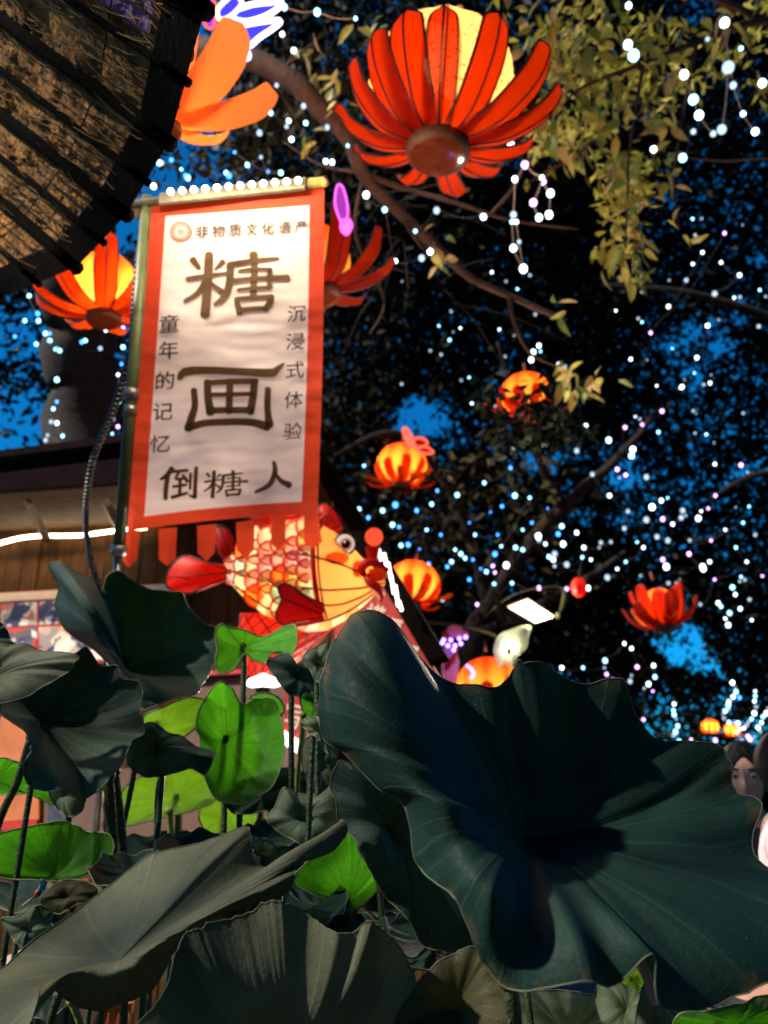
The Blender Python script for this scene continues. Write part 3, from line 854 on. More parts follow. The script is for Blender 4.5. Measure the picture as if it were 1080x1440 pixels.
def put_leaf(px, py, d, par, size, spread):
    p = P(px + random.gauss(0, spread), py + random.gauss(0, spread), d + random.gauss(0, .09))
    o = bpy.data.objects.new('leaf', random.choice(leaf_src)); COL.objects.link(o); CH[o] = []
    dirv = Vector((random.gauss(0, .6), random.gauss(-.1, .5), random.gauss(-.75, .45))).normalized()
    up_ = Vector((random.gauss(0, .7), random.gauss(-.8, .6), random.gauss(.6, .5)))
    y = up_.cross(dirv).normalized(); z = dirv.cross(y)
    L_ = size * random.uniform(.7, 1.25)
    mtx = Matrix((dirv * L_, y * L_, z * L_)).transposed().to_4x4()
    mtx.translation = p - WO[par]
    o.matrix_basis = mtx
    adopt(o, par)
for nm, px, py, n in CLUST:
    for _ in range(n + 1): put_leaf(px, py, 4.08, BR[nm], .115, 15)
for px, py, n in CL2:
    for _ in range(n): put_leaf(px, py, 4.3, lt_branches[0] if px > 700 else lt_branches[4], .115, 11)
cz = region(48, 720, 960, 0, 250, 4.3, 5.6) + region(10, 960, 1100, -20, 120, 4.4, 5.5)
leaf_cloud('small_leaves', cz, .14, 13, .07, .14, m_near_leaf, nr, gaps=False, wide=.32, droop=.9)
cz = region(26, 850, 900, 230, 390, 4.2, 4.6)
leaf_cloud('hanging_leaves', cz, .08, 8, .06, .11, m_near_leaf, nr, gaps=False, wide=.34, droop=1.)

# ------------------------------------------------------------------ banner
m_cloth_w = mat('banner_white_cloth', (.90, .78, .73), .85, .07, 5, .35, 14, trans=.5, tcol=(1, .80, .72))
m_cloth_r = mat('banner_red_cloth', (.66, .06, .025), .85, .16, 6, .35, 14, trans=.48, tcol=(.9, .085, .025))
m_ink = mat('brown_ink', (.06, .03, .008), .8, .5, 16, trans=.12, tcol=(.5, .25, .05))
m_ink_thin = mat('olive_ink', (.022, .013, .005), .8, .3, 20)
m_ink_red = mat('red_ink', (.62, .08, .05), .8, .2, 20)
m_pole = mat('green_painted_pole', (.085, .11, .045), .45, .4, 9, .2, 60)
m_steel = mat('dull_steel', (.3, .29, .25), .4, .3, 20, metal=.8)
m_rail = mat('lamp_rail_metal', (.12, .11, .07), .45, .3, 12, metal=.3)
m_bulb_warm = glow('rail_bulb_glow', (1, .88, .7), 10)
m_black_hose = mat('black_corrugated_hose', (.012, .011, .012), .35, .3, 30)

TL, TR, BL, BR_ = (214, 281), (456, 263), (179, 747), (446, 722)
def bpx(u, v):
    lx = lerp(TL[0], BL[0], v); ly = lerp(TL[1], BL[1], v); rx = lerp(TR[0], BR_[0], v) + 3 * math.sin(v * 3); ry = lerp(TR[1], BR_[1], v)
    return lerp(lx, rx, u), lerp(ly, ry, u) - 5 * math.sin(u * math.pi) * (v - .2)
def bdep(px, py):
    w_ = .007 * math.sin(px * .022 + py * .006 + .6) + .004 * math.sin(py * .045 + px * .012) + .0045 * noise.noise(V(px * .016, py * .022, 3.1)) + .003 * noise.noise(V(px * .03, py * .07, 8))
    for y0, sl, am in ((352, -.10, .006), (388, -.02, -.005), (457, -.05, .008), (474, -.16, -.004), (566, -.02, .006), (622, -.08, .007), (664, -.1, -.004), (698, -.06, .007), (540, .3, .004)):
        w_ += am * math.exp(-((py - y0 - sl * (px - 320)) / 4.5) ** 2) * .35 * (.5 + .5 * math.sin(px * .03 + y0))
    return 2.74 - (px - 320) * .00045 + (py - 500) * .0001 + w_
def bpt(px, py, off=0.): return P(px, py, bdep(px, py) - off)
bn = thing('festival_banner', bpt(320, 740), 'white and red hanging cloth banner with large brown characters and a tabbed hem', 'banner')
U0, U1, V0, V1 = .085, .915, .052, .962
def sheet(u0, u1, v0, v1, nu, nv, name, m, off=0.):
    q = MB(); 
    q.grid(lambda a, b: bpt(*bpx(lerp(u0, u1, a), lerp(v0, v1, b)), off), nu, nv)
    return q.build(name, m, bn)
sheet(U0, U1, V0, V1, 50, 150, 'white_panel', m_cloth_w)
sheet(0, U0, 0, 1, 6, 150, 'side_border', m_cloth_r)
sheet(U1, 1, 0, 1, 6, 150, 'side_border', m_cloth_r)
sheet(U0, U1, 0, V0, 40, 6, 'top_border', m_cloth_r)
sheet(U0, U1, V1, 1, 40, 5, 'bottom_border', m_cloth_r)
# tabs: (top x0, x1, top y, bottom x0, x1, shoulder y, tip y)
for (a0, a1, ay0, ay1, b0, b1, sy, ty) in ((179, 197, 747, 747, 171, 192, 788, 798), (223, 249, 745, 743, 223, 247, 786, 796), (277, 304, 741, 738, 278, 302, 778, 789),
                                         (332, 358, 736, 732, 333, 357, 773, 787), (382, 402, 729, 726, 381, 401, 764, 774), (428, 446, 724, 722, 427, 453, 762, 771)):
    q = MB()
    def tabf(u, v, a0=a0, a1=a1, ay0=ay0, ay1=ay1, b0=b0, b1=b1, sy=sy, ty=ty):
        x = lerp(lerp(a0, a1, u), lerp(b0, b1, u), v)
        yb = sy + (ty - sy) * (1 - abs(2 * u - 1))
        y = lerp(lerp(ay0, ay1, u) - 1.5, yb, v)
        return P(x, y, bdep(x, y) - .001 + .012 * v * v * math.sin(a0 * 1.3) + .006 * v * math.sin(u * 5 + a0))
    q.grid(tabf, 9, 10); q.build('hem_tab', m_cloth_r, bn)

# lettering: brush strokes, each a flat ribbon just proud of the cloth
LIFT = [0]
def stroke(mb, pts, ws, ox, oy, k, n=14):
    """pts/ws in the drawing's own units; (ox, oy) + k scale to picture units"""
    LIFT[0] = (LIFT[0] + 1) % 14
    off = .0035 + LIFT[0] * .00022
    p2 = [V(x, y, 0) for x, y in pts]
    sp = spline(p2, n) if len(pts) > 2 else [lerp(p2[0], p2[1], i / (n - 1)) for i in range(n)]
    wv = [w_ * 1.14 for w_ in ([ws] * len(pts) if isinstance(ws, (int, float)) else ws)]
    b = len(mb.v); m = len(sp)
    ring_l, ring_r = [], []
    for i, c in enumerate(sp):
        a = sp[max(0, i - 1)]; d = sp[min(m - 1, i + 1)]; t = (d - a).normalized(); nn = V(-t.y, t.x, 0)
        f = i / (m - 1) * (len(wv) - 1); j = min(int(f), len(wv) - 2) if len(wv) > 1 else 0
        w_ = lerp(wv[j], wv[j + 1], f - j) / 2
        ring_l.append(c + nn * w_); ring_r.append(c - nn * w_)
    def put(c): mb.v.append(bpt(ox + c.x * k, oy + c.y * k, off))
    for i in range(m): put(ring_l[i]); put(ring_r[i])
    for i in range(m - 1): mb.face(b + 2 * i, b + 2 * i + 1, b + 2 * i + 3, b + 2 * i + 2)
    for e, s_ in ((0, -1), (m - 1, 1)):           # round ends
        L_, R_ = ring_l[e], ring_r[e]; c = (L_ + R_) / 2
        t = ((sp[1] - sp[0]) if e == 0 else (sp[-1] - sp[-2])).normalized() * s_
        hw = (L_ - R_) / 2; bb = len(mb.v)
        for q_ in range(1, 6):
            a = math.pi * q_ / 6; put(c + hw * math.cos(a) + t * (hw.length * math.sin(a) * .8))
        mb.face(b + 2 * e, *[bb + q_ for q_ in range(5)], b + 2 * e + 1)
TANG = [([(393, 405), (420, 440)], [26, 16]), ([(520, 415), (488, 447)], [22, 8]), ([(372, 488), (450, 474), (545, 462)], [20, 18, 12]),
        ([(462, 385), (456, 500), (445, 638)], [32, 34, 36]), ([(448, 492), (415, 545), (360, 580)], [22, 22, 14]), ([(470, 500), (488, 520), (512, 540)], [8, 18, 26]),
        ([(650, 384), (650, 410)], [34, 26]), ([(548, 427), (640, 412), (752, 400)], [24, 20, 10]), ([(552, 430), (548, 500), (530, 558), (488, 594)], [30, 28, 26, 16]),
        ([(588, 454), (650, 446), (718, 446)], 14), ([(718, 446), (716, 522)], 20), ([(568, 494), (660, 486), (792, 482)], [18, 18, 26]), ([(584, 533), (650, 526), (716, 524)], 15),
        ([(654, 405), (652, 480), (648, 566)], 26), ([(577, 572), (582, 595), (592, 628)], [18, 22, 26]), ([(577, 572), (650, 566), (726, 562)], 18), ([(724, 562), (716, 590), (700, 616)], [24, 26, 24]), ([(592, 620), (640, 614), (700, 612)], 20)]
HUA = [([(338, 94), (362, 68), (460, 62), (600, 68), (720, 74), (745, 62), (776, 34)], [22, 34, 28, 28, 34, 26, 8]),
       ([(455, 112), (458, 180), (468, 240)], [28, 28, 34]), ([(450, 116), (555, 110), (662, 108)], 22), ([(652, 108), (648, 170), (636, 238)], [28, 28, 30]), ([(466, 232), (550, 230), (640, 230)], 24),
       ([(466, 166), (550, 164), (645, 162)], 17), ([(550, 108), (548, 170), (546, 236)], 26),
       ([(398, 146), (402, 210), (388, 262), (374, 308)], [24, 24, 28, 32]), ([(372, 306), (440, 286), (540, 280), (640, 282), (708, 300)], [30, 26, 26, 28, 34]), ([(710, 142), (708, 210), (712, 260), (716, 292)], [24, 24, 26, 34])]
DAO = [([(305, 478), (284, 505), (258, 522)], [22, 18, 10]), ([(288, 505), (280, 560), (278, 604)], [18, 18, 16]), ([(308, 490), (372, 484)], 12), ([(338, 490), (322, 520), (364, 517)], [10, 10, 10]), ([(350, 502), (370, 530)], [8, 14]),
       ([(312, 553), (366, 545)], 11), ([(340, 524), (338, 590)], 13), ([(306, 598), (370, 580)], [14, 10]), ([(384, 498), (382, 562)], 11), ([(408, 474), (404, 540), (402, 598)], 15), ([(402, 598), (378, 590)], [14, 6])]
REN = [([(735, 450), (740, 490), (716, 545), (658, 576)], [14, 20, 20, 12]), ([(738, 494), (765, 528), (800, 546)], [10, 18, 26])]
for strokes, ox, oy, k in ((TANG, 140, 230, 1 / 3), (HUA, 140, 500, 1 / 3), (DAO, 140, 500, 1 / 3), (REN, 140, 500, 1 / 3), (TANG, 236, 609, .141)):
    q = MB()
    for pts, w_ in strokes: stroke(q, pts, w_, ox, oy, k)
    q.build('character', m_ink, bn)
bfn = lambda a, b: bpt(a, b, .0075)
SL = -.07
for i, ch in enumerate('非物质文化遗产'):
    x = 284 + i * 23.2; q = MB(); write(q, ch, x, 326 - (x - 284) * .055, 18.5, bfn, .012, .1, SL); q.build('character', m_ink_thin, bn)
for ch, x, y in (('童', 238, 455), ('年', 237, 492), ('的', 232, 535), ('记', 229, 579), ('忆', 225, 624)):
    q = MB(); write(q, ch, x, y, 25, bfn, .008, .12, SL, 1.12); q.build('character', m_ink_thin, bn)
for ch, x, y in (('沉', 417, 441), ('浸', 415, 480), ('式', 415, 520), ('体', 413, 562), ('验', 412, 606)):
    q = MB(); write(q, ch, x, y, 24, bfn, .005, .12, SL, 1.08); q.build('character', m_ink_thin, bn)
q = MB()
def ring(cx, cy, r, w_, n=30, x=1.05):
    b = len(q.v)
    for i in range(n):
        a = 2 * math.pi * i / n
        for rr in (r, r - w_): q.v.append(bpt(cx + rr * x * math.cos(a), cy + rr * math.sin(a), .004))
    for i in range(n):
        j = (i + 1) % n; q.face(b + 2 * i, b + 2 * j, b + 2 * j + 1, b + 2 * i + 1)
ring(254.5, 326, 14.5, 2.6); ring(254.5, 326, 10.5, 1.6)
for s_ in (6, 3.2):                                   # the little square knot in the middle
    b = len(q.v)
    for rr in (s_, s_ - 1.3):
        for dx, dy in ((-1, 0), (0, -1), (1, 0), (0, 1)): q.v.append(bpt(254.5 + dx * rr, 326 + dy * rr * .85, .0045))
    for i in range(4): q.face(b + i, b + (i + 1) % 4, b + 4 + (i + 1) % 4, b + 4 + i)
q.build('emblem', m_ink_red, bn)

# pole, rail with bulbs
fp = thing('banner_pole', P(150, 900, 2.8), 'green painted metal pole standing along the left edge of the banner', 'pole')
top, bot = P(206, 296, 2.79), P(167, 776, 2.80)
dirp = (bot - top).normalized()
q = MB(); q.tube([top - dirp * .05, lerp(top, bot, .5), bot], .021, 12); q.build('tube', m_pole, fp)
q = MB(); q.tube([bot - dirp * .02, bot + dirp * 1.8], .016, 10); q.build('lower_tube', m_steel, fp)
for t, r_ in ((.52, .027), (.57, .024), (.98, .028)):
    q = MB(); c = lerp(top, bot, t); q.tube([c, c + dirp * .035], r_, 12); q.build('clamp', m_steel, fp)
rl = thing('bulb_rail', P(320, 258, 2.7), 'metal rail with a row of twelve bright round bulbs on top of the banner', 'lamp rail')
ra, rb2 = P(183, 288, 2.79), P(460, 254, 2.66)
q = MB(); q.tube([ra, rb2], .017, 8); q.build('rod', m_rail, rl)
ba, bb = P(222, 276, 2.69), P(428, 254, 2.60)
tdir = (bb - ba).normalized(); upd = V(0, 0, 1)
nd = tdir.cross(upd).normalized()
q = MB(); q.box(lerp(ba, bb, .5) + V(0, 0, .002) - nd * .016, tdir * ((bb - ba).length / 2), V(0, 0, .022), nd * .006); q.build('bulb_bar', m_rail, rl, smooth=False)
q = MB(); q.box(P(444, 257, 2.63), tdir * .03, V(0, 0, .014), nd * .008); q.build('end_cap', mat('yellow_cap', (.4, .34, .1), .5), rl, smooth=False)
q = MB(); q.ball(P(457, 257, 2.62), .013); q.build('end_knob', mat('orange_knob', (.75, .38, .12), .4), rl)
q = MB(); q.slab([P(180, 284, 2.79), P(214, 277, 2.78), P(214, 300, 2.78), P(178, 308, 2.79)], V(0, .012, 0)); q.build('bracket', m_rail, rl, smooth=False)
for i in range(12):
    px = 240 + i * 16.3; py = 269.5 - i * 1.42
    c = P(px, py, lerp(2.68, 2.6, i / 11) - .012)
    q = MB(); q.ball(c, .0108, 14, 10); q.build('bulb', m_bulb_warm, rl)
    if i % 2 == 0: lamp('bulb_light', 'POINT', c - V(0, .15, 0) + V(0, 0, -.08), 4.4, (1, .8, .55), rl, size=.012)
# the corrugated hose left of the pole
ho = thing('corrugated_hose', P(128, 800, 2.75), 'black corrugated hose hanging beside the green pole', 'hose')
hp = spline([P(196, 350, 2.84), P(190, 420, 2.83), P(182, 500, 2.82), P(160, 575, 2.8), (P(133, 640, 2.78)), P(122, 700, 2.77), P(121, 745, 2.77), P(128, 790, 2.77), P(142, 840, 2.78), P(150, 930, 2.8), P(150, 1200, 2.8)], 420)
q = MB(); q.tube(hp, [.0125 + .0022 * (1 if (i // 2) % 2 else -1) for i in range(420)], 8); q.build('tube', m_black_hose, ho)

# ------------------------------------------------------------------ fish lantern
DF = 3.3
m_silk_orange = mat('silk_orange', (.75, .32, .05), .6, .22, 7, trans=.75, tcol=(1, .26, .03))
m_silk_gold = mat('silk_gold', (.8, .45, .08), .6, .18, 6, trans=.75, tcol=(1, .44, .14))
m_silk_cream = mat('silk_cream', (.8, .65, .42), .6, .12, 9, trans=.75, tcol=(1, .86, .62))
def sheer(name, tc_, k):
    m, n, N, L = new_mat(name); out = N.new('ShaderNodeOutputMaterial'); t = N.new('ShaderNodeBsdfTranslucent'); t.inputs[0].default_value = c4(tc_)
    tr = N.new('ShaderNodeBsdfTransparent'); mx = N.new('ShaderNodeMixShader'); mx.inputs[0].default_value = k
    L.new(t.outputs[0], mx.inputs[1]); L.new(tr.outputs[0], mx.inputs[2]); L.new(mx.outputs[0], out.inputs[0]); return m
m_sheer = sheer('sheer_under_silk', (1, .8, .5), .7)
m_silk_red = mat('silk_red', (.42, .012, .008), .5, .25, 8, trans=.5, tcol=(.75, .03, .012))
m_silk_bright_red = mat('silk_bright_red', (.62, .03, .015), .5, .25, 8, trans=.6, tcol=(.95, .08, .02))
m_silk_pink = mat('silk_pink', (.85, .4, .4), .6, .2, 9, trans=.7, tcol=(1, .55, .5))
m_silk_teal = mat('silk_teal', (.25, .6, .55), .6, .2, 9, trans=.7, tcol=(.45, .85, .75))
m_silk_yellow = mat('silk_yellow', (.85, .7, .2), .6, .2, 9, trans=.7, tcol=(1, .85, .35))
m_silk_lilac = mat('silk_lilac', (.7, .5, .7), .6, .2, 9, trans=.7, tcol=(.9, .65, .85))
m_frame_wire = mat('dark_frame_wire', (.05, .012, .008), .6)
m_red_wire = mat('red_frame_wire', (.35, .015, .01), .5)
m_eye_white = mat('eye_white', (.95, .9, .84), .4, .03, trans=.2)
m_eye_black = mat('eye_black', (.006, .005, .005), .3)
XS = [318, 340, 370, 400, 430, 460, 485, 510, 530, 541]
TOPY = [783, 760, 741, 731, 729, 741, 759, 785, 802, 812]
BOTY = [812, 838, 864, 881, 889, 887, 873, 853, 834, 824]
def prof(x):
    return float(np.interp(x, XS, TOPY)), float(np.interp(x, XS, BOTY))
def fish(x, a, lift=0.):
    """a: angle round the body, 0 faces the camera, +90 degrees is the belly"""
    t, b = prof(x); c, h = (t + b) / 2, (b - t) / 2
    rr = (h * DF / FPX) * .62 + lift
    y = c + (h + lift * FPX / DF) * math.sin(a)
    return P(x, y, DF - rr * math.cos(a))
def fsurf(x, y, lift=0.):
    t, b = prof(x); c, h = (t + b) / 2, (b - t) / 2
    s_ = max(-.97, min(.97, (y - c) / h))
    return P(x, y, DF - h * DF / FPX * .62 * math.sqrt(1 - s_ * s_) - lift)
def gill(a):  # x of the gill line
    return 448 + 8 * math.sin(a) - 12 * math.cos(a * 1.1) + 6
fl = thing('fish_lantern', P(420, 960, DF), 'glowing orange carp lantern with rainbow scales and red fins facing right', 'lantern')
A0 = .92
def part_grid(fx, a0, a1, nu, nv, name, m):
    q = MB(); q.grid(lambda u, v: fish(fx(u, lerp(a0, a1, v)), lerp(a0, a1, v)), nu, nv); return q.build(name, m, fl)
part_grid(lambda u, a: lerp(318, gill(a), u), -math.pi, A0, 28, 40, 'scaled_body', m_sheer)
part_grid(lambda u, a: lerp(gill(a), 541, u), -math.pi, A0, 24, 40, 'head', m_silk_gold)
# striped belly, alternating panels
for i in range(12):
    x0, x1 = 318 + i * 223 / 12, 318 + (i + 1) * 223 / 12
    part_grid(lambda u, a, x0=x0, x1=x1: lerp(x0, x1, u), A0, math.pi, 6, 16, 'belly_panel', (m_silk_cream, m_silk_gold)[i % 2])
# cheek patches and forehead
def patch(cx, cy, rx, ry, name, m, lift):
    q = MB(); q.v.append(fsurf(cx, cy, lift)); n = 22
    for j in (.5, 1):
        for i in range(n):
            a = 2 * math.pi * i / n; q.v.append(fsurf(cx + rx * j * math.cos(a), cy + ry * j * math.sin(a), lift))
    for i in range(n):
        k = (i + 1) % n
        q.face(0, 1 + i, 1 + k); q.face(1 + i, 1 + n + i, 1 + n + k, 1 + k)
    return q.build(name, m, fl)
patch(474, 785, 17, 9, 'cheek', m_silk_orange, .004)
patch(503, 800, 8, 12, 'cheek', m_silk_orange, .003)
# seams
def seam(fn, name, r, m, n=30):
    q = MB(); q.tube([fn(i / (n - 1)) for i in range(n)], r, 6); return q.build(name, m, fl)
seam(lambda t: fish(gill(lerp(-1.4, A0, t)), lerp(-1.4, A0, t), .004), 'gill_band', .0105, m_silk_red)
seam(lambda t: fish(gill(lerp(-1.4, A0, t)) + 7, lerp(-1.4, A0, t), .003), 'gill_band', .004, m_frame_wire)
for a_ in (A0, -.36, .22):
    seam(lambda t, a_=a_: fish(lerp(318, 540, t), a_, .004), 'frame_wire', .0042, m_frame_wire)
seam(lambda t: fish(lerp(452, 536, t), .5 + .1 * math.sin(t * 3), .004), 'frame_wire', .0042, m_frame_wire)
# scales, free edge towards the tail
pal = [m_silk_cream, m_silk_pink, m_silk_cream, m_silk_yellow, m_silk_cream, m_silk_teal, m_silk_lilac, m_silk_cream, m_silk_orange, m_silk_pink]
i = 0
for col, x in enumerate(np.arange(431, 322, -18)):
    t, b = prof(x); h = (b - t) / 2; c = (t + b) / 2
    nrow = max(2, int(h * 2 / 25))
    for r_ in range(nrow + 1):
        y = c - h * .86 + (r_ + (.5 if col % 2 else 0)) * (h * 1.55 / nrow)
        if y > c + h * .74: continue
        rad = min(17, 7 + h * .19)
        m = pal[(i * 7 + col * 3) % len(pal)] if x < 425 else pal[(i * 3) % 10]
        i += 1
        q = MB(); n = 11
        ctr = (x + 2, y); q.v.append(fsurf(ctr[0] + rad * .7, ctr[1], .004))
        rim = []
        for k in range(n):
            a = math.pi / 2 + math.pi * k / (n - 1)
            q.v.append(fsurf(ctr[0] + rad * math.cos(a), ctr[1] + rad * math.sin(a), .009 + .004 * math.sin(math.pi * k / (n - 1))))
            rim.append(q.v[-1].copy())
        for k in range(n - 1): q.face(0, 1 + k, 2 + k)
        sc_ = q.build('scale', m, fl)
        q = MB(); q.tube(rim, .0042, 5); q.build('scale_rim', m_silk_bright_red, sc_)
# eye
ec = fsurf(485, 765, .008); ed = (EYE - ec).normalized(); ex_ = ed.cross(V(0, 0, 1)).normalized(); ey_ = ex_.cross(ed)
def disc(nm, r, d, m, dx=0, dy=0, parent=fl):
    q = MB(); q.ball(ec + ed * d + ex_ * -dx + ey_ * dy, (r, r, .007), 20, 8, (ex_, ey_, ed)); return q.build(nm, m, parent)
eye = disc('eye', .043, .004, glow('lit_eye_silk', (1, .82, .66), .8))
disc('eye_ring', .030, .008, m_silk_pink, .003, 0, eye); disc('pupil', .019, .014, m_eye_black, .004, 0, eye); disc('eye_glint', .006, .021, m_eye_white, .0, .008, eye)
q = MB(); q.tube([ec + ed * .006 + ex_ * .043 * math.cos(a) + ey_ * .043 * math.sin(a) for a in np.linspace(0, 2 * math.pi, 25)], .0045, 6); q.build('eye_rim', m_frame_wire, eye)
# lips
def Lp(x, y, d=0.): return P(x, y, DF - .03 + d)
q = MB(); q.tube(spline([Lp(512, 812, -.02), Lp(509, 799, -.04), Lp(517, 791, -.05), Lp(532, 793, -.04), Lp(546, 801, 0.0)], 20), [.008 + .012 * math.sin(math.pi * min(1, i / 16)) for i in range(20)], 8); q.build('upper_lip', m_silk_red, fl)
q = MB(); q.tube(spline([Lp(512, 806, -.02), Lp(518, 816, -.05), Lp(528, 826, -.05), Lp(535, 836, -.02), Lp(533, 848, 0)], 20), [.008 + .013 * math.sin(math.pi * i / 19) for i in range(20)], 8); q.build('lower_lip', m_silk_red, fl)
q = MB(); q.ball(Lp(530, 808, .0), (.042, .03, .03)); q.build('mouth_lining', m_silk_orange, fl)
# fins: shells with thickness and ribs
def fin(name, base, tips, m, depth, bulge=.03, ribs=True):
    """base: two pixel points; tips: outline from base[0] round to base[1]"""
    n = len(tips)
    sp = spline([V(x, y, 0) for x, y in tips], 22)
    ctr0 = V((base[0][0] + base[1][0]) / 2, (base[0][1] + base[1][1]) / 2, 0)
    q = MB()
    def fn(u, v, s_):
        e = sp[min(21, int(round(u * 21)))]; b = lerp(V(*base[0], 0), V(*base[1], 0), u)
        c = lerp(b, e, v); return P(c.x, c.y, depth - s_ * (bulge * math.sin(math.pi * min(.999, v)) * math.sin(math.pi * u) + .004))
    q.grid(lambda u, v: fn(u, v, 1), 22, 8); q.grid(lambda u, v: fn(u, v, -1), 22, 8)
    f_ = q.build(name, m, fl)
    if ribs:
        for u in (.25, .5, .75):
            q = MB(); q.tube([fn(u, v, 1.12) for v in np.linspace(0, .97, 10)], .003, 5); q.build('fin_rib', m_frame_wire, f_)
        q = MB(); q.tube([fn(u, 1, 1) for u in np.linspace(0, 1, 22)], .0045, 5); q.build('fin_edge', m_frame_wire, f_)
    return f_
fin('pectoral_fin', ((457, 856), (452, 872)), [(455, 850), (430, 838), (405, 822), (391, 826), (396, 845), (388, 862), (396, 878), (425, 880), (455, 873)], m_silk_red, DF - .21, .03)
fin('tail_fin', ((322, 795), (318, 818)), [(318, 796), (290, 790), (262, 781), (243, 793), (233, 815), (240, 829), (265, 834), (295, 826), (318, 815)], m_silk_bright_red, DF - .03, .06)
fin('tail_fin', ((318, 790), (334, 782)), [(316, 789), (304, 770), (300, 748), (308, 739), (322, 746), (330, 765), (332, 780)], m_silk_red, DF - .02, .03)
fin('dorsal_fin', ((372, 744), (440, 730)), [(370, 744), (352, 732), (352, 718), (384, 716), (405, 722), (425, 712), (440, 722)], m_silk_bright_red, DF, .03)
fin('crest', ((446, 734), (470, 748)), [(444, 732), (446, 715), (458, 708), (472, 720), (482, 742), (474, 750)], m_silk_bright_red, DF - .02, .04)
q = MB(); q.tube(spline([P(453, 741, DF - .08), P(450, 732, DF - .08), P(456, 725, DF - .08), P(464, 728, DF - .08), P(462, 736, DF - .08)], 16), .005, 6); q.build('crest_curl', m_red_wire, fl)
q = MB(); q.tube(spline([P(522, 792, DF), P(524, 782, DF), P(524, 768, DF)], 8), [.014, .018, .02, .022, .026, .028, .03, .03], 8); q.build('ball_stalk', m_silk_red, fl)
q = MB(); q.ball(P(526, 755, DF), .038, 18, 12); q.build('red_ball', glow('red_ball_glow', (1, .09, .035), 1.05), fl)
# red scaled skirt below, on a lit white foot
q = MB()
def skirt(u, v):
    a = 2 * math.pi * u; x = lerp(338, 346, v); x2 = lerp(486, 396, v); y = lerp(862, 950, v)
    cx, rr = (x + x2) / 2, (x2 - x) / 2
    bulge = 1 + .12 * math.sin(v * math.pi)
    return P(cx + rr * bulge * math.cos(a), y + 10 * math.sin(a) * 0, DF + .12 + rr * bulge * DF / FPX * .7 * math.sin(a))
q.grid(skirt, 32, 14, True); q.build('red_skirt', m_silk_red, fl)
q = MB()
for k in range(16):
    for s_ in (-1, 1):
        q.tube([skirt((k / 16 + s_ * v * .25) % 1, v) - ray(400, 900) * .004 for v in np.linspace(.02, .98, 14)], .003, 4, False)
tag(q.build('skirt_lattice', m_frame_wire, fl), kind='stuff')
q = MB(); q.tube([P(347, 962, DF + .05), P(354, 960, DF), P(370, 956, DF - .02), P(386, 960, DF), P(393, 963, DF + .05)], [.006, .02, .027, .02, .006], 10); q.build('lit_foot', m_led_white, fl)
for x, y, e in ((480, 815, 1.25), (412, 808, 1.7), (358, 802, .7), (400, 905, .7)):
    lamp('inner_bulb', 'POINT', P(x, y, DF + .04 + (.1 if y > 900 else 0)), e, (1, .78, .45), fl, size=.03)
q = MB(); q.tube([P(370, 962, DF + .12), V(P(370, 962, DF + .12).x, P(370, 962, DF + .12).y, .0)], .03, 8); q.build('support_post', m_rafter, fl)

# ------------------------------------------------------------------ flower lanterns
m_petal = mat('petal_red_silk', (.26, .012, .003), .7, .4, 5, .3, 30, trans=.7, tcol=(.68, .13, .014), spec=.15)
m_petal_orange = mat('petal_orange_silk', (.4, .05, .01), .7, .25, 6, trans=.65, tcol=(1, .28, .04), spec=.15)
m_petal_in = mat('petal_inner_glow', (.75, .26, .05), .7, .25, 6, trans=.6, tcol=(.85, .36, .07), spec=.1)  # amber light from the lantern body put into the inner skin's colour
m_petal_light = mat('petal_peach_silk', (.5, .13, .03), .7, .2, 6, trans=.7, tcol=(1, .62, .34), spec=.15)
m_collar = mat('rusty_collar', (.16, .05, .02), .5, .4, 15, .3, 50)
m_glassy = mat('amber_bottom', (.26, .05, .015), .15, .5, 12, trans=.45, tcol=(.9, .25, .05), clear=.6)
def script_silk():
    m, n, N, L = new_mat('silk_with_script')
    out = N.new('ShaderNodeOutputMaterial'); b = N.new('ShaderNodeBsdfDiffuse'); t = N.new('ShaderNodeBsdfTranslucent'); tc = N.new('ShaderNodeTexCoord')
    mp = N.new('ShaderNodeMapping'); mp.inputs['Scale'].default_value = (16, 16, 26); L.new(tc.outputs['Object'], mp.inputs[0])
    ns = N.new('ShaderNodeTexNoise'); ns.inputs['Scale'].default_value = 1.1; ns.inputs['Detail'].default_value = 3; L.new(mp.outputs[0], ns.inputs[0])
    cr = N.new('ShaderNodeValToRGB'); cr.color_ramp.elements[0].position = .36; cr.color_ramp.elements[1].position = .42
    cr.color_ramp.elements[0].color = (.55, .24, .06, 1); cr.color_ramp.elements[1].color = (.95, .66, .32, 1)
    L.new(ns.outputs[0], cr.inputs[0]); L.new(cr.outputs[0], b.inputs[0]); L.new(cr.outputs[0], t.inputs[0])
    mx = N.new('ShaderNodeMixShader'); mx.inputs[0].default_value = .68; L.new(b.outputs[0], mx.inputs[1]); L.new(t.outputs[0], mx.inputs[2])
    tr = N.new('ShaderNodeBsdfTransparent'); tr.inputs[0].default_value = (1, .75, .45, 1)
    m2 = N.new('ShaderNodeMixShader'); m2.inputs[0].default_value = .5; L.new(mx.outputs[0], m2.inputs[1]); L.new(tr.outputs[0], m2.inputs[2])
    L.new(m2.outputs[0], out.inputs[0]); return m
m_script = script_silk()
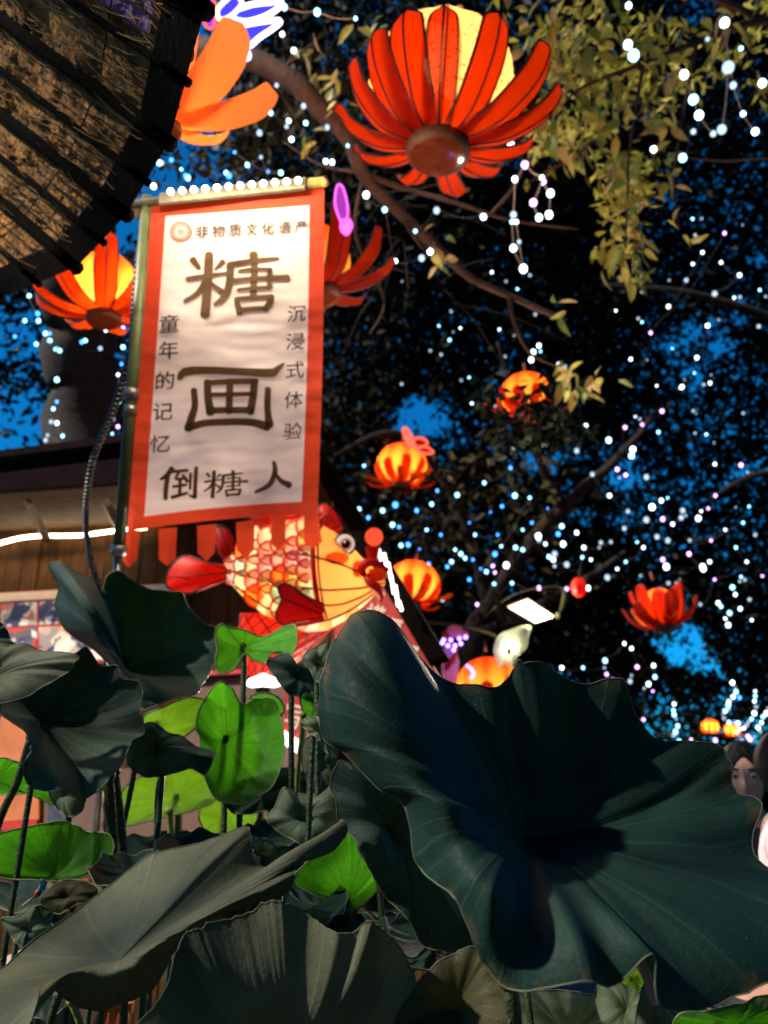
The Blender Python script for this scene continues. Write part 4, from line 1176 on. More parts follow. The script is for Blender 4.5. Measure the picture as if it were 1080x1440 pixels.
def dyed_silk(name, stops):
    m, n, N, L = new_mat(name)
    out = N.new('ShaderNodeOutputMaterial'); b = N.new('ShaderNodeBsdfDiffuse'); t = N.new('ShaderNodeBsdfTranslucent'); tc = N.new('ShaderNodeTexCoord')
    sp = N.new('ShaderNodeSeparateXYZ'); L.new(tc.outputs['Object'], sp.inputs[0])
    at = math_node(N, L, 'ARCTAN2', sp.outputs[1], sp.outputs[0])
    seg = math_node(N, L, 'ABSOLUTE', math_node(N, L, 'SINE', math_node(N, L, 'MULTIPLY', at, 4.5)))
    zz = math_node(N, L, 'ADD', math_node(N, L, 'MULTIPLY', sp.outputs[2], .5), math_node(N, L, 'MULTIPLY', math_node(N, L, 'SUBTRACT', 1., seg), .16))
    cr = N.new('ShaderNodeValToRGB')
    while len(cr.color_ramp.elements) < len(stops): cr.color_ramp.elements.new(.5)
    for i, (p, c) in enumerate(stops): cr.color_ramp.elements[i].position = p; cr.color_ramp.elements[i].color = c4(c)
    L.new(zz, cr.inputs[0]); L.new(cr.outputs[0], b.inputs[0]); L.new(cr.outputs[0], t.inputs[0])
    mx = N.new('ShaderNodeMixShader'); mx.inputs[0].default_value = .7; L.new(b.outputs[0], mx.inputs[1]); L.new(t.outputs[0], mx.inputs[2])
    tr = N.new('ShaderNodeBsdfTransparent'); tr.inputs[0].default_value = (1, .6, .25, 1); m2 = N.new('ShaderNodeMixShader'); m2.inputs[0].default_value = .28
    L.new(mx.outputs[0], m2.inputs[1]); L.new(tr.outputs[0], m2.inputs[2]); L.new(m2.outputs[0], out.inputs[0]); return m
m_body_red = dyed_silk('body_dyed_silk', [(.1, (1, .62, .14)), (.45, (1, .48, .07)), (.72, (.9, .14, .015)), (.9, (.7, .04, .008))])

def petal_mb(reach, lift, width, tipcurl, R0=.36):
    """a long spoon-shaped petal in the local X-Z plane, base at the collar; unit body radius"""
    q = MB(); n, k = 16, 7
    path = spline([V(R0, 0, .05), V(R0 + reach * .45, 0, .02 + lift * .12), V(R0 + reach * .85, 0, lift * .5), V(R0 + reach, 0, lift * .85), V(R0 + reach * tipcurl, 0, lift)], n)
    rows = []
    for i, c in enumerate(path):
        t = i / (n - 1)
        w_ = width * (.42 + .58 * math.sin(math.pi * min(1, .12 + t * .8)) ** .8) * (1 if t < .82 else math.sqrt(max(0, 1 - ((t - .82) / .18) ** 2)) + .02)
        a = path[max(0, i - 1)]; b = path[min(n - 1, i + 1)]; tg = (b - a).normalized(); nn = V(-tg.z, 0, tg.x)   # towards the inside
        rows.append([(c + V(0, w_ * (2 * j / (k - 1) - 1), 0) + nn * (w_ * .42 * abs(2 * j / (k - 1) - 1) ** 1.3)) for j in range(k)])
    for r_ in rows: q.v += r_
    for i in range(n - 1):
        for j in range(k - 1):
            b = i * k + j; q.face(b, b + 1, b + k + 1, b + k)
    # inner skin for thickness
    b0 = len(q.v)
    for i, r_ in enumerate(rows):
        for j, p_ in enumerate(r_):
            t = i / (n - 1); th = .022 * math.sin(math.pi * j / (k - 1)) * math.sin(math.pi * min(.98, t + .02)) + .004
            a = path[max(0, i - 1)]; b = path[min(n - 1, i + 1)]; tg = (b - a).normalized()
            q.v.append(p_ + V(-tg.z, 0, tg.x) * th)
    for i in range(n - 1):
        for j in range(k - 1):
            b = b0 + i * k + j; q.face(b, b + k, b + k + 1, b + 1)
    q.m = [0] * ((n - 1) * (k - 1)) + [1] * ((n - 1) * (k - 1))
    edge = [r_[0] for r_ in rows] + [rows[-1][j] for j in range(1, k - 1)] + [r_[-1] for r_ in rows[::-1]]
    mid = [r_[k // 2] - V(0, 0, .006) for r_ in rows]
    return q, edge, mid
def rotz(mb, a):
    c, s_ = math.cos(a), math.sin(a); mb.v = [V(p.x * c - p.y * s_, p.x * s_ + p.y * c, p.z) for p in mb.v]
def lantern(name, label, specs, body_m, body=(1, 1.05), power=5., col=(1, .72, .38), petal_m=m_petal, group=None, wires=True, rim=True):
    """flower lantern of unit body radius: specs = (angle, reach, lift, width, tipcurl)"""
    root = thing(name, V(0, 0, 0), label, 'lantern', group)
    zc = .95
    def bp(u, v):
        a = 2 * math.pi * u; th = math.pi * (.06 + .9 * v)
        r_ = body[0] * math.sin(th) * (1 + .02 * math.cos(a * 12)); return V(r_ * math.cos(a), r_ * math.sin(a), zc + body[1] * math.cos(th))
    q = MB(); q.grid(bp, 48, 22, True); q.build('body', body_m, root)
    if wires:
        for k in range(8):
            q = MB(); q.tube([bp(k / 8, v) * 1.0 + V(math.cos(2 * math.pi * k / 8), math.sin(2 * math.pi * k / 8), 0) * .012 for v in np.linspace(.02, .98, 14)], .012, 5); q.build('rib', m_frame_wire, root)
    for (ang, reach, lift, width, tc_) in specs:
        q, edge, mid = petal_mb(reach, lift, width, tc_); rotz(q, ang); p = q.build('petal', [petal_m, petal_m if petal_m is m_petal_light else m_petal_in], root)
        if rim:
            e = MB(); e.tube(edge, .019, 4); e.tube(mid, .015, 4); rotz(e, ang); e.build('petal_wire', m_frame_wire, p)
    q = MB(); q.tube([V(0, 0, -.10), V(0, 0, -.02), V(0, 0, .07), V(0, 0, .12)], [.40, .43, .42, .36], 24); q.build('collar', m_collar, root)
    q = MB(); q.grid(lambda u, v: V(.37 * v * math.cos(2 * math.pi * u), .37 * v * math.sin(2 * math.pi * u), -.105 - .03 * math.sqrt(max(0, 1 - v * v))), 24, 7, True); q.build('bottom_glass', m_glassy, root)
    q = MB(); q.tube([V(0, 0, 1.98), V(.0, 0, 2.3)], .05, 8); q.build('hanger', m_collar, root)
    q = MB(); q.tube([V(0, 0, 2.3), V(.03, .02, 4.2)], .012, 5); q.build('hanging_wire', m_wire, root)
    lamp('bulb_light', 'POINT', V(0, 0, .95), power, col, root, size=.12)
    return root
def place(root, base, scale, rot=(0, 0, 0), tilt=None, power=None):
    root.location = base; root.scale = (scale,) * 3; root.rotation_euler = rot
    if power:
        for k in CH[root]:
            if k.type == 'LIGHT': k.data.energy = power
def wire_copies(root, label, base, scale, rot, power, src):
    c = copy_tree(src); c['label'] = label; place(c, base, scale, rot, power=power); return c

# the big one, seen from beneath (angle 0 = right, -90 = towards the camera)
def az(deg): return R(deg)
big_specs = [(az(-120), .74, 1.32, .25, .90), (az(-93), .64, 1.36, .20, .90), (az(-58), .86, 1.24, .22, .95), (az(-30), 1.15, 1.05, .245, .98), (az(-143), .82, 1.22, .24, .90), (az(-10), 1.22, .85, .2, .98), (az(-165), .92, 1.05, .21, .96),
             (az(172), 1.0, .7, .19, 1.12), (az(18), 1.0, .6, .18, 1.0), (az(45), .9, .5, .17, 1.0), (az(76), 1.2, .55, .18, 1.1), (az(110), .95, .5, .15, 1.0), (az(145), 1.0, .6, .14, 1.1)]
GL = 'flower lanterns with red petals hanging in the trees'
L1 = lantern('flower_lantern', 'large glowing flower lantern with long red petals, hung top centre right of the banner', big_specs, m_script, (.98, .95), 5.2, group=GL)
place(L1, P(616, 212, 3.0), .285, (R(6), R(4), 0), power=12.0)

small_specs = [(az(a), .78 + .06 * math.sin(a), .95 + .12 * math.cos(a * 2), .2, .9) for a in range(0, 360, 40)] + [(az(a + 20 + 9 * math.sin(a)), 1.05 + .2 * math.sin(a * 3), .3 + .15 * math.cos(a), .14, 1.1) for a in range(0, 360, 60)]
L2 = lantern('flower_lantern', 'small round orange flower lantern with a neon butterfly, above the fish in mid air', small_specs, m_body_red, (.98, .82), 4., group=GL, wires=False, rim=False)
place(L2, P(563, 684, 8.0), .255, (R(2), R(4), 0), power=7.0)
L3 = wire_copies(L2, 'small orange flower lantern directly right of the fish lantern mouth', P(577, 851, 6.0), .20, (R(-4), R(10), R(20)), 4.2, L2)
open_specs = [(az(a), .70 + .12 * math.sin(a * 2), 1.45 + .3 * math.sin(a * 1.3), .27, .96) for a in range(0, 360, 40)] + [(az(a + 20), 1.0, .95 + .2 * math.cos(a), .24, 1.06) for a in range(0, 360, 60)]
L4 = lantern('flower_lantern', 'small open flower lantern alone at the right among the dark trees', open_specs, m_body_red, (.62, .62), 5., group=GL, wires=False, rim=True)
place(L4, P(936, 884, 7.0), .235, (R(-8), R(-4), R(12)), power=8.0)
left_specs = [(az(-100), 1.2, 1.7, .4, .95), (az(-55), 1.3, 1.7, .42, .95), (az(-22), 1.75, 1.45, .45, 1.02), (az(12), 1.9, .85, .46, 1.03), (az(-140), 1.4, 1.2, .28, 1.0), (az(180), 1.3, .9, .28, 1), (az(60), 1.2, .8, .25, 1), (az(120), 1.2, .8, .25, 1)]
L5 = lantern('flower_lantern', 'orange open flower lantern half hidden behind the thatched roof, top left', left_specs, m_script, (.6, .6), 5., petal_m=m_petal_light, group=GL, wires=False, rim=False)
place(L5, P(226, 180, 3.3), .205, (R(10), R(6), R(-12)), power=38.0)
L6 = lantern('flower_lantern', 'flower lantern between the thatched roof and the banner, its base dark red', [(az(-70), 1.15, 1.5, .26, .95), (az(-30), 1.3, 1.15, .26, 1.0), (az(-5), 1.4, .7, .26, 1.05), (az(-120), 1.2, 1.3, .26, .95), (az(-160), 1.3, .9, .26, 1), (az(40), 1.2, .6, .22, 1), (az(90), 1.1, .5, .22, 1), (az(140), 1.2, .6, .22, 1), (az(180), 1.3, .7, .22, 1)],
             m_body_red, (.8, .8), 5., petal_m=m_petal_orange, group=GL, wires=True, rim=True)
place(L6, P(146, 448, 3.9), .20, (R(4), R(-4), R(0)), power=6.0)
L7 = wire_copies(L6, 'dark red flower lantern with a pink neon butterfly, peeking out right of the banner', P(452, 415, 3.6), .2, (R(0), R(-10), R(10)), 1.2, L6)
for o in [k for k in CH[L7] if k.name.startswith('petal')] : o.data = o.data.copy(); o.data.materials[0] = m_petal
L8 = wire_copies(L2, 'orange flower lantern just showing over the rim of the big lotus leaf', P(690, 1006, 4.6), .19, (R(-4), R(0), R(20)), 3.4, L2)
L9 = wire_copies(L2, 'orange flower lantern broken up by the lit leaf spray right of centre', P(742, 585, 5.2), .17, (R(0), R(0), R(40)), 3.0, L2)
for (x, y, e, lb) in ((1000, 1032, 13, 'tiny bright flower lantern far off over the right rim of the big leaf'), (1031, 1036, 14, 'tiny orange flower lantern far off, rightmost of the two')):
    c = wire_copies(L2, lb, P(x, y, e), .13, (0, 0, R(x)), 8, L2)

# ------------------------------------------------------------------ neon butterflies
def neon_tube(mb, pts, r, n=30): mb.tube(spline(pts, n), r, 6)
m_neon_w = glow('neon_white_violet', (.62, .55, 1), 3.0); m_neon_b = glow('neon_blue', (.08, .07, 1), 1.0); m_neon_m = glow('neon_magenta', (1, .14, .95), 1.6); m_neon_r = glow('neon_red', (1, .12, .07), 1.8)
m_neon_y = glow('neon_cream', (1, .85, .5), 2)
def wing(th, outline, d, edge_m, fill_m, r, thick=.006):
    q = MB(); pts = [P(x, y, d + k) for x, y, k in outline]
    sp = spline(pts, 34, True); c = sum(sp, V(0, 0, 0)) / len(sp)
    b = 0; q.v = [c] + sp; 
    for i in range(34): q.face(0, 1 + i, 1 + (i + 1) % 34)
    f = len(q.v); bk = ray(outline[0][0], outline[0][1]).normalized() * thick
    q.v += [p + bk for p in [c] + sp]
    for i in range(34): q.face(f, f + 1 + (i + 1) % 34, f + 1 + i)
    w_ = q.build('wing', fill_m, th)
    e = MB(); e.tube(sp + [sp[0], sp[1]], r, 6); e.build('wing_outline', edge_m, w_)
bf = thing('neon_butterfly', P(340, 35, 3.3), 'blue and white neon butterfly sign at the top edge left of centre', 'neon sign')
wing(bf, [(322, 20, 0), (350, 8, .02), (376, 4, .04), (395, 2, .06), (388, 14, .05), (365, 26, .03), (340, 30, .01)], 3.3, m_neon_w, m_neon_b, .012)
wing(bf, [(330, 40, 0), (352, 34, .02), (378, 30, .04), (394, 30, .05), (384, 40, .04), (366, 52, .02), (348, 66, .01), (336, 58, 0)], 3.3, m_neon_w, m_neon_b, .012)
wing(bf, [(318, 44, 0), (328, 42, 0), (342, 60, .01), (350, 78, .01), (344, 82, .01), (330, 66, 0)], 3.28, m_neon_w, m_neon_b, .010)
wing(bf, [(306, 14, 0), (316, 2, 0), (330, -8, .01), (340, 4, .01), (330, 18, .01), (318, 26, 0), (308, 26, 0)], 3.27, m_neon_y, m_neon_b, .010)
wing(bf, [(286, 12, 0), (294, -6, 0), (302, 4, 0), (304, 22, 0), (298, 40, 0), (288, 34, 0)], 3.3, m_neon_r, glow('violet_wing', (.55, .05, .9), 1.0), .006)
b2 = thing('neon_butterfly', P(482, 300, 3.3), 'slim magenta neon butterfly beside the top right corner of the banner', 'neon sign')
wing(b2, [(474, 262, 0), (481, 262, 0), (487, 280, 0), (489, 300, 0), (484, 316, 0), (476, 304, 0), (471, 284, 0)], 3.2, m_neon_m, glow('pink_wing', (.75, .08, .8), .6), .005)
wing(b2, [(480, 312, 0), (490, 308, 0), (495, 318, 0), (488, 330, 0), (480, 324, 0)], 3.2, m_neon_m, glow('pink_wing_small', (.9, .25, .9), 1.2), .005)
b3 = thing('neon_butterfly', P(580, 625, 7.6), 'small red neon butterfly perched on the round orange lantern', 'neon sign')
wing(b3, [(567, 604, 0), (571, 602, 0), (578, 612, 0), (583, 627, 0), (575, 626, 0), (569, 614, 0)], 7.6, m_neon_r, m_neon_r, .012)
wing(b3, [(582, 618, 0), (592, 616, 0), (601, 622, 0), (596, 628, 0), (584, 628, 0)], 7.6, m_neon_r, m_petal_orange, .012)
wing(b3, [(586, 630, 0), (598, 628, 0), (609, 635, 0), (604, 638, 0), (592, 636, 0)], 7.6, m_neon_r, m_petal_orange, .012)
# a violet lit flower figure right of the red sign
vf = thing('lit_flower_figure', P(640, 950, 4.6), 'small pink flower figure wrapped in violet lights beside the red sign', 'figure')
q = MB(); q.tube([P(632, 905, 4.6), P(634, 930, 4.6), P(628, 990, 4.6)], [.03, .05, .045], 10); q.build('body', m_silk_lilac, vf)
for x, y, r_, m in ((640, 888, .05, m_silk_pink), (628, 893, .032, m_petal_orange), (652, 893, .03, m_silk_pink)):
    q = MB(); q.ball(P(x, y, 4.58), (r_, r_ * .6, r_ * .75), 14, 8); q.build('flower_petal', m, vf)
fin_pts = [(626, 936), (640, 916), (646, 905), (640, 930), (628, 944)]
q = MB(); q.slab([P(x, y, 4.55) for x, y in fin_pts], ray(630, 930) * .03); q.build('flower_petal', m_petal_orange, vf)
vm = glow('violet_led', (.25, .15, 1), 5)
for x, y in ((624, 900), (630, 908), (638, 914), (646, 898), (655, 896), (634, 900), (622, 904), (640, 908), (648, 905)):
    q = MB(); q.ball(P(x, y, 4.5), .012, 8, 6); q.build('violet_bulb', vm, vf)
q = MB(); q.tube(spline([P(656, 936, 4.5), P(662, 940, 4.5), P(666, 948, 4.5), P(662, 954, 4.5)], 14), .008, 6); q.build('neon_hook', vm, vf)
lamp('violet_light', 'POINT', P(640, 925, 4.4), 1.2, (.3, .15, 1), vf, size=.05)

# ------------------------------------------------------------------ floodlight and its bent stems
fd = thing('floodlight', P(748, 850, 4.6), 'bright white rectangular floodlight glowing above the big lotus leaf', 'floodlight')
fq = [P(716, 855, 4.62), P(742, 845, 4.72), P(777, 868, 4.6), P(752, 876, 4.5)]
fnorm = (fq[1] - fq[0]).cross(fq[3] - fq[0]).normalized()
if fnorm.dot(EYE - fq[0]) < 0: fnorm = -fnorm
q = MB(); q.slab(fq, fnorm * .006); q.build('lit_panel', glow('flood_panel', (1, .9, .78), 22), fd, smooth=False)
cen = sum(fq, V(0, 0, 0)) / 4
q = MB(); q.slab([cen + (p - cen) * 1.13 - fnorm * .004 for p in fq], -fnorm * .05); q.build('housing', m_rafter, fd, smooth=False)
q = MB(); q.tube([cen - fnorm * .05, cen - fnorm * .12 + V(0, 0, .05), P(700, 880, 4.9)], .014, 6); q.build('arm', m_rafter, fd)
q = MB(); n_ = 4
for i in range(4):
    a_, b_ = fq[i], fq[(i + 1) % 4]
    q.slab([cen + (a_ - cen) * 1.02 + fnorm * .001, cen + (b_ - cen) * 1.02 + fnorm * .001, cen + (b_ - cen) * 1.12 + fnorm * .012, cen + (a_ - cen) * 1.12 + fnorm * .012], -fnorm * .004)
q.build('halo_rim', glow('warm_halo', (1, .52, .2), .9), fd, smooth=False)  # added glowing rim, stands for the warm halo round the panel
lamp('flood_light', 'AREA', cen + fnorm * .03, 42, (1, .86, .66), fd, aim=fnorm, sx=.22, sy=.12)
pw_ = P(705, 880, 4.95)
q = MB(); q.tube([pw_ + V(0, 0, .2), V(pw_.x, pw_.y, 0)], .035, 8); q.build('post', m_rafter, fd)
m_pale_flower = mat('pale_green_flower', (.55, .62, .36), .6, .2, 8, trans=.5, tcol=(.8, .85, .5))
m_stem_y = mat('yellow_green_stem', (.10, .11, .03), .5, .3, 8)
wf = thing('white_lily_lantern', P(718, 930, 4.4), 'pale greenish white trumpet flower under the floodlight', 'lantern flower')
ctr_ = P(716, 914, 4.45); rimp = [(702, 940), (694, 914), (702, 893), (716, 886), (734, 880), (747, 881), (743, 897), (740, 912), (727, 924), (720, 940), (711, 934)]
rs = spline([P(x, y, 4.36 + .02 * math.sin(i * 2.2)) for i, (x, y) in enumerate(rimp)], 40, True)
q = MB(); q.grid(lambda u, v: lerp(ctr_ + ray(716, 914) * .10, rs[int(round(u * 40)) % 40], v ** .7), 40, 8, True); q.build('petal_cup', m_pale_flower, wf)
q = MB(); q.ball(P(716, 916, 4.44), (.015, .015, .02)); q.build('seed_head', mat('amber_seed_head', (.5, .25, .06), .6), wf)
q = MB(); q.tube(spline([P(716, 914, 4.55), P(700, 896, 4.6), P(660, 882, 4.6), P(600, 875, 4.7)], 16), .009, 6); q.build('stem', m_stem_y, wf)
lamp('flower_bulb', 'POINT', P(718, 912, 4.5), 2.2, (1, .92, .7), wf, size=.03)
hb = thing('hanging_bud', P(790, 850, 4.6), 'drooping green bud stem just right of the floodlight', 'plant')
q = MB(); q.tube(spline([P(680, 868, 5.0), P(720, 838, 4.95), P(765, 826, 4.9), P(791, 828, 4.9), P(793, 845, 4.9), P(787, 862, 4.9)], 30), [.003] * 16 + [.004 + .013 * math.sin(math.pi * i / 13) for i in range(14)], 8); q.build('stem', m_stem_y, hb)
q = MB(); q.ball(P(784, 866, 4.9), (.014, .014, .02)); q.build('bud', m_pale_flower, hb)
rd = thing('red_bud_lantern', P(815, 826, 4.7), 'dull red bud lantern right of the drooping green stem', 'lantern')
q = MB(); q.ball(P(814, 826, 4.7), (.046, .046, .062)); q.build('body', m_silk_bright_red, rd)
q = MB(); q.ball(P(811, 828, 4.65), (.022, .022, .04)); q.build('petal', m_silk_red, rd)
q = MB(); q.tube([P(814, 812, 4.7), P(818, 790, 4.75), P(830, 770, 4.9)], .004, 5); q.build('hanging_wire', m_wire, rd)

# ------------------------------------------------------------------ lotus leaves
m_lotus = lotus_mat('lotus_blue_green', (.034, .058, .043), (.07, .11, .06), (.03, .10, .015), .05, .56, spots=.2)  # dark, olive, green and pale leaves: lighting differences put into colour
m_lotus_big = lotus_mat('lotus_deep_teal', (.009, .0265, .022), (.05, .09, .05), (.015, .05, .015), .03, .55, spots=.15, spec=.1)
m_lotus_olive = lotus_mat('lotus_lit_olive', (.112, .120, .072), (.09, .09, .045), (.05, .07, .02), .05, .6, vein_gain=.9, spots=.35)  # lit leaves, the light put into a paler olive
m_lotus_brown = lotus_mat('lotus_spotted', (.045, .042, .018), (.14, .14, .07), (.16, .16, .03), .15, .55, vein_gain=.9, spots=.9)
m_lotus_green = lotus_mat('lotus_backlit_green', (.025, .085, .015), (.025, .085, .015), (.12, .56, .015), .55, .5, vein_gain=.2)  # backlit leaves, their brightness put into the colour
m_lotus_lime = lotus_mat('lotus_backlit_lime', (.10, .20, .03), (.10, .20, .03), (.24, .55, .02), .55, .5, vein_gain=.2)
m_lotus_pale = lotus_mat('lotus_lit_pale', (.10, .135, .085), (.11, .145, .09), (.2, .3, .08), .15, .5, vein_gain=.3)  # lit leaves, the light put into a pale tone
m_rim = mat('leaf_rim', (.22, .26, .11), .5, .2, 20, trans=.3, tcol=(.3, .4, .1))
m_rim_dark = mat('leaf_rim_dark', (.07, .085, .05), .5, .2, 20)
m_stem_dark = mat('lotus_stem', (.035, .055, .02), .5, .4, 30, .6, 120)
m_stem_light = mat('lotus_stem_yellow', (.26, .27, .05), .5, .3, 20, .4, 100)

def lotus(label, center, rim, base, m, mids=None, cup=0., ripple=.01, seed=1, waves=(2, 3, 5, 7, 11), wpow=1.4, nth=150, nr=26, stem=True, group=None, stem_m=None, stem_to=None, rim_m=None, fold=0.):
    """peltate leaf: navel at center, outline through rim points (pixel x, pixel y, depth offset)"""
    rg = random.Random(seed)
    C = P(center[0], center[1], base + (center[2] if len(center) > 2 else 0))
    rp = [P(p[0], p[1], base + (p[2] if len(p) > 2 else 0)) for p in rim]
    Rr = spline(rp, nth, True)
    nrm = Vector((0, 0, 0))
    for i in range(nth): nrm += (Rr[i] - C).cross(Rr[(i + 1) % nth] - C)
    nrm.normalize()
    flip = nrm.dot(EYE - C) < 0
    if flip: nrm = -nrm
    if mids:
        Mm = spline([P(p[0], p[1], base + p[2]) for p in mids], nth, True)
    else:
        Mm = [lerp(C, q, .5) + nrm * cup for q in Rr]
    size = sum((q - C).length for q in Rr) / nth
    ph = [(rg.uniform(0, 6.28), k, rg.uniform(.4, 1)) for k in waves]
    fine = [(rg.uniform(0, 6.28), k, rg.uniform(.5, 1)) for k in (23, 31, 43)]
    mb = MB(); uv = []
    for j in range(nr + 1):
        r = (j / nr)
        for i in range(nth + 1):
            th = 2 * math.pi * i / nth
            M_, R_ = Mm[i % nth], Rr[i % nth]
            p = C * ((1 - r) * (1 - 2 * r)) + M_ * (4 * r * (1 - r)) + R_ * (r * (2 * r - 1))
            w_ = sum(a * math.sin(k * th + f + .8 * math.sin(3 * r + f)) for f, k, a in ph) / 2.2
            f_ = sum(a * math.sin(k * th + f) for f, k, a in fine) / 2.
            p = p + nrm * (ripple * (r ** wpow) * w_ + ripple * .07 * r * f_)
            p = p + nrm * (size * .035 * noise.noise(p * (2.2 / max(.08, size)) + V(seed, 0, 0)) * r)
            # small nicks and waviness of the outline
            rad = (R_ - C).normalized()
            p = p + rad * (size * r ** 8 * (.016 * noise.noise(V(math.cos(th) * 6, math.sin(th) * 6, seed * 3.1)) + .012 * noise.noise(V(math.cos(th) * 19, math.sin(th) * 19, seed * 1.7))))
            mb.v.append(p); uv.append((i / nth, r))
    W = nth + 1
    for j in range(nr):
        for i in range(nth):
            a, b, c, d = j * W + i, j * W + i + 1, (j + 1) * W + i + 1, (j + 1) * W + i
            if flip: mb.face(a, b, c, d)
            else: mb.face(a, b, c, d)
    mb.uv = uv
    edge = [mb.v[nr * W + i].copy() for i in range(W)]
    g = P(center[0], center[1] + 200, base + .05)
    foot = stem_to if stem_to is not None else V(C.x + rg.uniform(-.06, .06), C.y + .06 + rg.uniform(0, .08), .03)
    root = thing('lotus_leaf', foot, label, 'lotus leaf', group)
    bl = mb.build('blade', m, root)
    e = MB(); e.tube(edge, .0011 * max(1, base), 4, False); e.build('rim_edge', rim_m or m_rim_dark, bl)
    if stem:
        back = C - nrm * .004
        s_ = spline([back, back - nrm * .03 + V(0, 0, -.05), lerp(back, foot, .45) + V(rg.uniform(-.02, .02), .02, 0), foot] if stem_to is None else [back, lerp(back, foot, .5) + V(-.004, 0, 0), foot, V(foot.x + .02, foot.y + .05, .03)], 18)
        q = MB(); q.tube(s_, [.0052 * max(1, base * .75)] * 18, 7); q.build('stem', stem_m or m_stem_dark, root)
    return root

# the huge front leaf
big = [((499, 869, .09), (598, 1008, .03)), ((560, 905, .14), (648, 1028, .10)), ((640, 943, .18), (688, 1060, .16)), ((690, 968, .20), (714, 1075, .18)), ((718, 950, .22), (728, 1062, .20)),
       ((735, 917, .20), (744, 1050, .20)), ((754, 926, .20), (760, 1055, .20)), ((808, 955, .24), (788, 1070, .22)), ((852, 962, .25), (810, 1080, .22)), ((880, 990, .25), (830, 1095, .22)), ((932, 1036, .25), (850, 1110, .22)),
       ((1008, 1049, .24), (888, 1130, .21)), ((1036, 1064, .22), (900, 1145, .2)), ((1042, 1105, .21), (903, 1155, .18)), ((1057, 1140, .18), (906, 1167, .16)), ((1066, 1190, .12), (906, 1185, .10)), ((1150, 1262, .0), (920, 1205, .05)),
       ((1170, 1345, -.08), (922, 1222, -.01)), ((1088, 1378, -.13), (900, 1243, -.05)), ((1040, 1402, -.15), (880, 1253, -.06)), ((975, 1414, -.17), (862, 1258, -.07)), ((930, 1402, -.18), (850, 1260, -.075)), ((905, 1352, -.165), (832, 1256, -.08)),
       ((872, 1376, -.18), (808, 1256, -.085)), ((820, 1394, -.19), (778, 1252, -.09)), ((750, 1388, -.19), (748, 1245, -.09)), ((690, 1350, -.17), (715, 1230, -.09)), ((650, 1300, -.15), (700, 1213, -.08)), ((620, 1255, -.12), (688, 1197, -.07)), ((592, 1200, -.08), (672, 1168, -.06)),
       ((565, 1140, -.05), (652, 1140, -.05)), ((520, 1092, -.03), (630, 1116, -.04)), ((476, 1064, 0), (612, 1092, -.03)), ((462, 1030, .0), (606, 1075, -.025)), ((451, 985, .0), (600, 1056, -.02)), ((456, 935, .02), (595, 1035, -.01)), ((474, 893, .06), (594, 1015, .01))]
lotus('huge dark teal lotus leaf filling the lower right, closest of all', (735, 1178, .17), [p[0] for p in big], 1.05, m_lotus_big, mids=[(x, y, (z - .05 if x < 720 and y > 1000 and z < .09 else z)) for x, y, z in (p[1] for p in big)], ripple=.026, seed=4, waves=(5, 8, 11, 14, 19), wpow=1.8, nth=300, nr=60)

lotus('large grey-green lotus leaf with a folded left lobe, below the green pole', (176, 938, .06),
      [(69, 797, .06), (84, 792, .06), (104, 803, .05), (126, 813, .05), (142, 835, .05), (150, 806, .05), (166, 803, .06), (188, 817, .08), (210, 828, .09), (238, 833, .09), (256, 834, .1), (266, 852, .1), (288, 878, .1), (305, 887, .09), (301, 925, .06), (288, 952, .02), (276, 975, -.04), (240, 982, -.08), (203, 999, -.06), (188, 975, 0), (160, 940, .03), (130, 912, .04), (108, 898, .05), (88, 880, .06), (76, 850, .06), (82, 824, .06)],
      1.9, m_lotus, mids=[(132, 868, -.11), (138, 866, -.11), (146, 868, -.10), (153, 874, -.07), (160, 888, .0), (168, 874, .1), (176, 872, .13), (190, 880, .14), (204, 884, .15), (220, 888, .15), (228, 892, .15), (236, 902, .14), (244, 914, .13), (248, 922, .11), (246, 934, .07), (238, 948, .03), (230, 956, 0), (214, 958, -.03), (196, 962, -.04), (186, 955, -.08), (170, 938, -.10), (158, 922, -.12), (148, 910, -.12), (140, 898, -.12), (132, 886, -.12), (132, 876, -.12)],
      ripple=.017, seed=9, nth=190, nr=34)
lotus('dark lotus leaf with a deep bowl and wavy right edge, below the folded grey one', (58, 1012, .05),
      [(98, 922, .1), (122, 914, .1), (142, 932, .1), (164, 936, .09), (170, 952, .08), (194, 958, .08), (200, 978, .07), (193, 1000, .06), (204, 1024, .05), (186, 1042, .03), (176, 1068, .0), (152, 1100, -.04), (130, 1116, -.06), (100, 1113, -.07), (68, 1112, -.08), (40, 1096, -.08), (34, 1072, -.09), (46, 1050, -.08), (30, 1024, -.08), (0, 1004, -.08), (-36, 985, -.05), (-20, 945, .02), (40, 925, .08)],
      1.6, m_lotus, mids=[(88, 968, .13), (98, 966, .14), (106, 972, .14), (116, 978, .13), (120, 986, .12), (128, 992, .11), (130, 1002, .1), (128, 1012, .09), (132, 1024, .07), (124, 1034, .05), (118, 1046, .03), (104, 1058, .0), (94, 1062, -.01), (80, 1062, -.02), (64, 1062, -.03), (52, 1052, -.04), (46, 1040, -.04), (48, 1030, -.03), (40, 1018, -.03), (28, 1008, -.03), (12, 998, -.01), (16, 974, .04), (46, 966, .1)],
      ripple=.016, seed=12, nth=170, nr=30)
lotus('narrow olive lotus leaf pointing right from the left edge', (-10, 955, .02), [(-60, 905, .02), (0, 908, .02), (34, 905, .02), (64, 916, .0), (104, 920, -.03), (107, 930, -.04), (92, 948, -.04), (62, 966, -.04), (22, 986, -.05), (-40, 990, -.05), (-80, 950, 0)], 1.5, m_lotus_olive, cup=.02, ripple=.006, seed=3, nth=110)
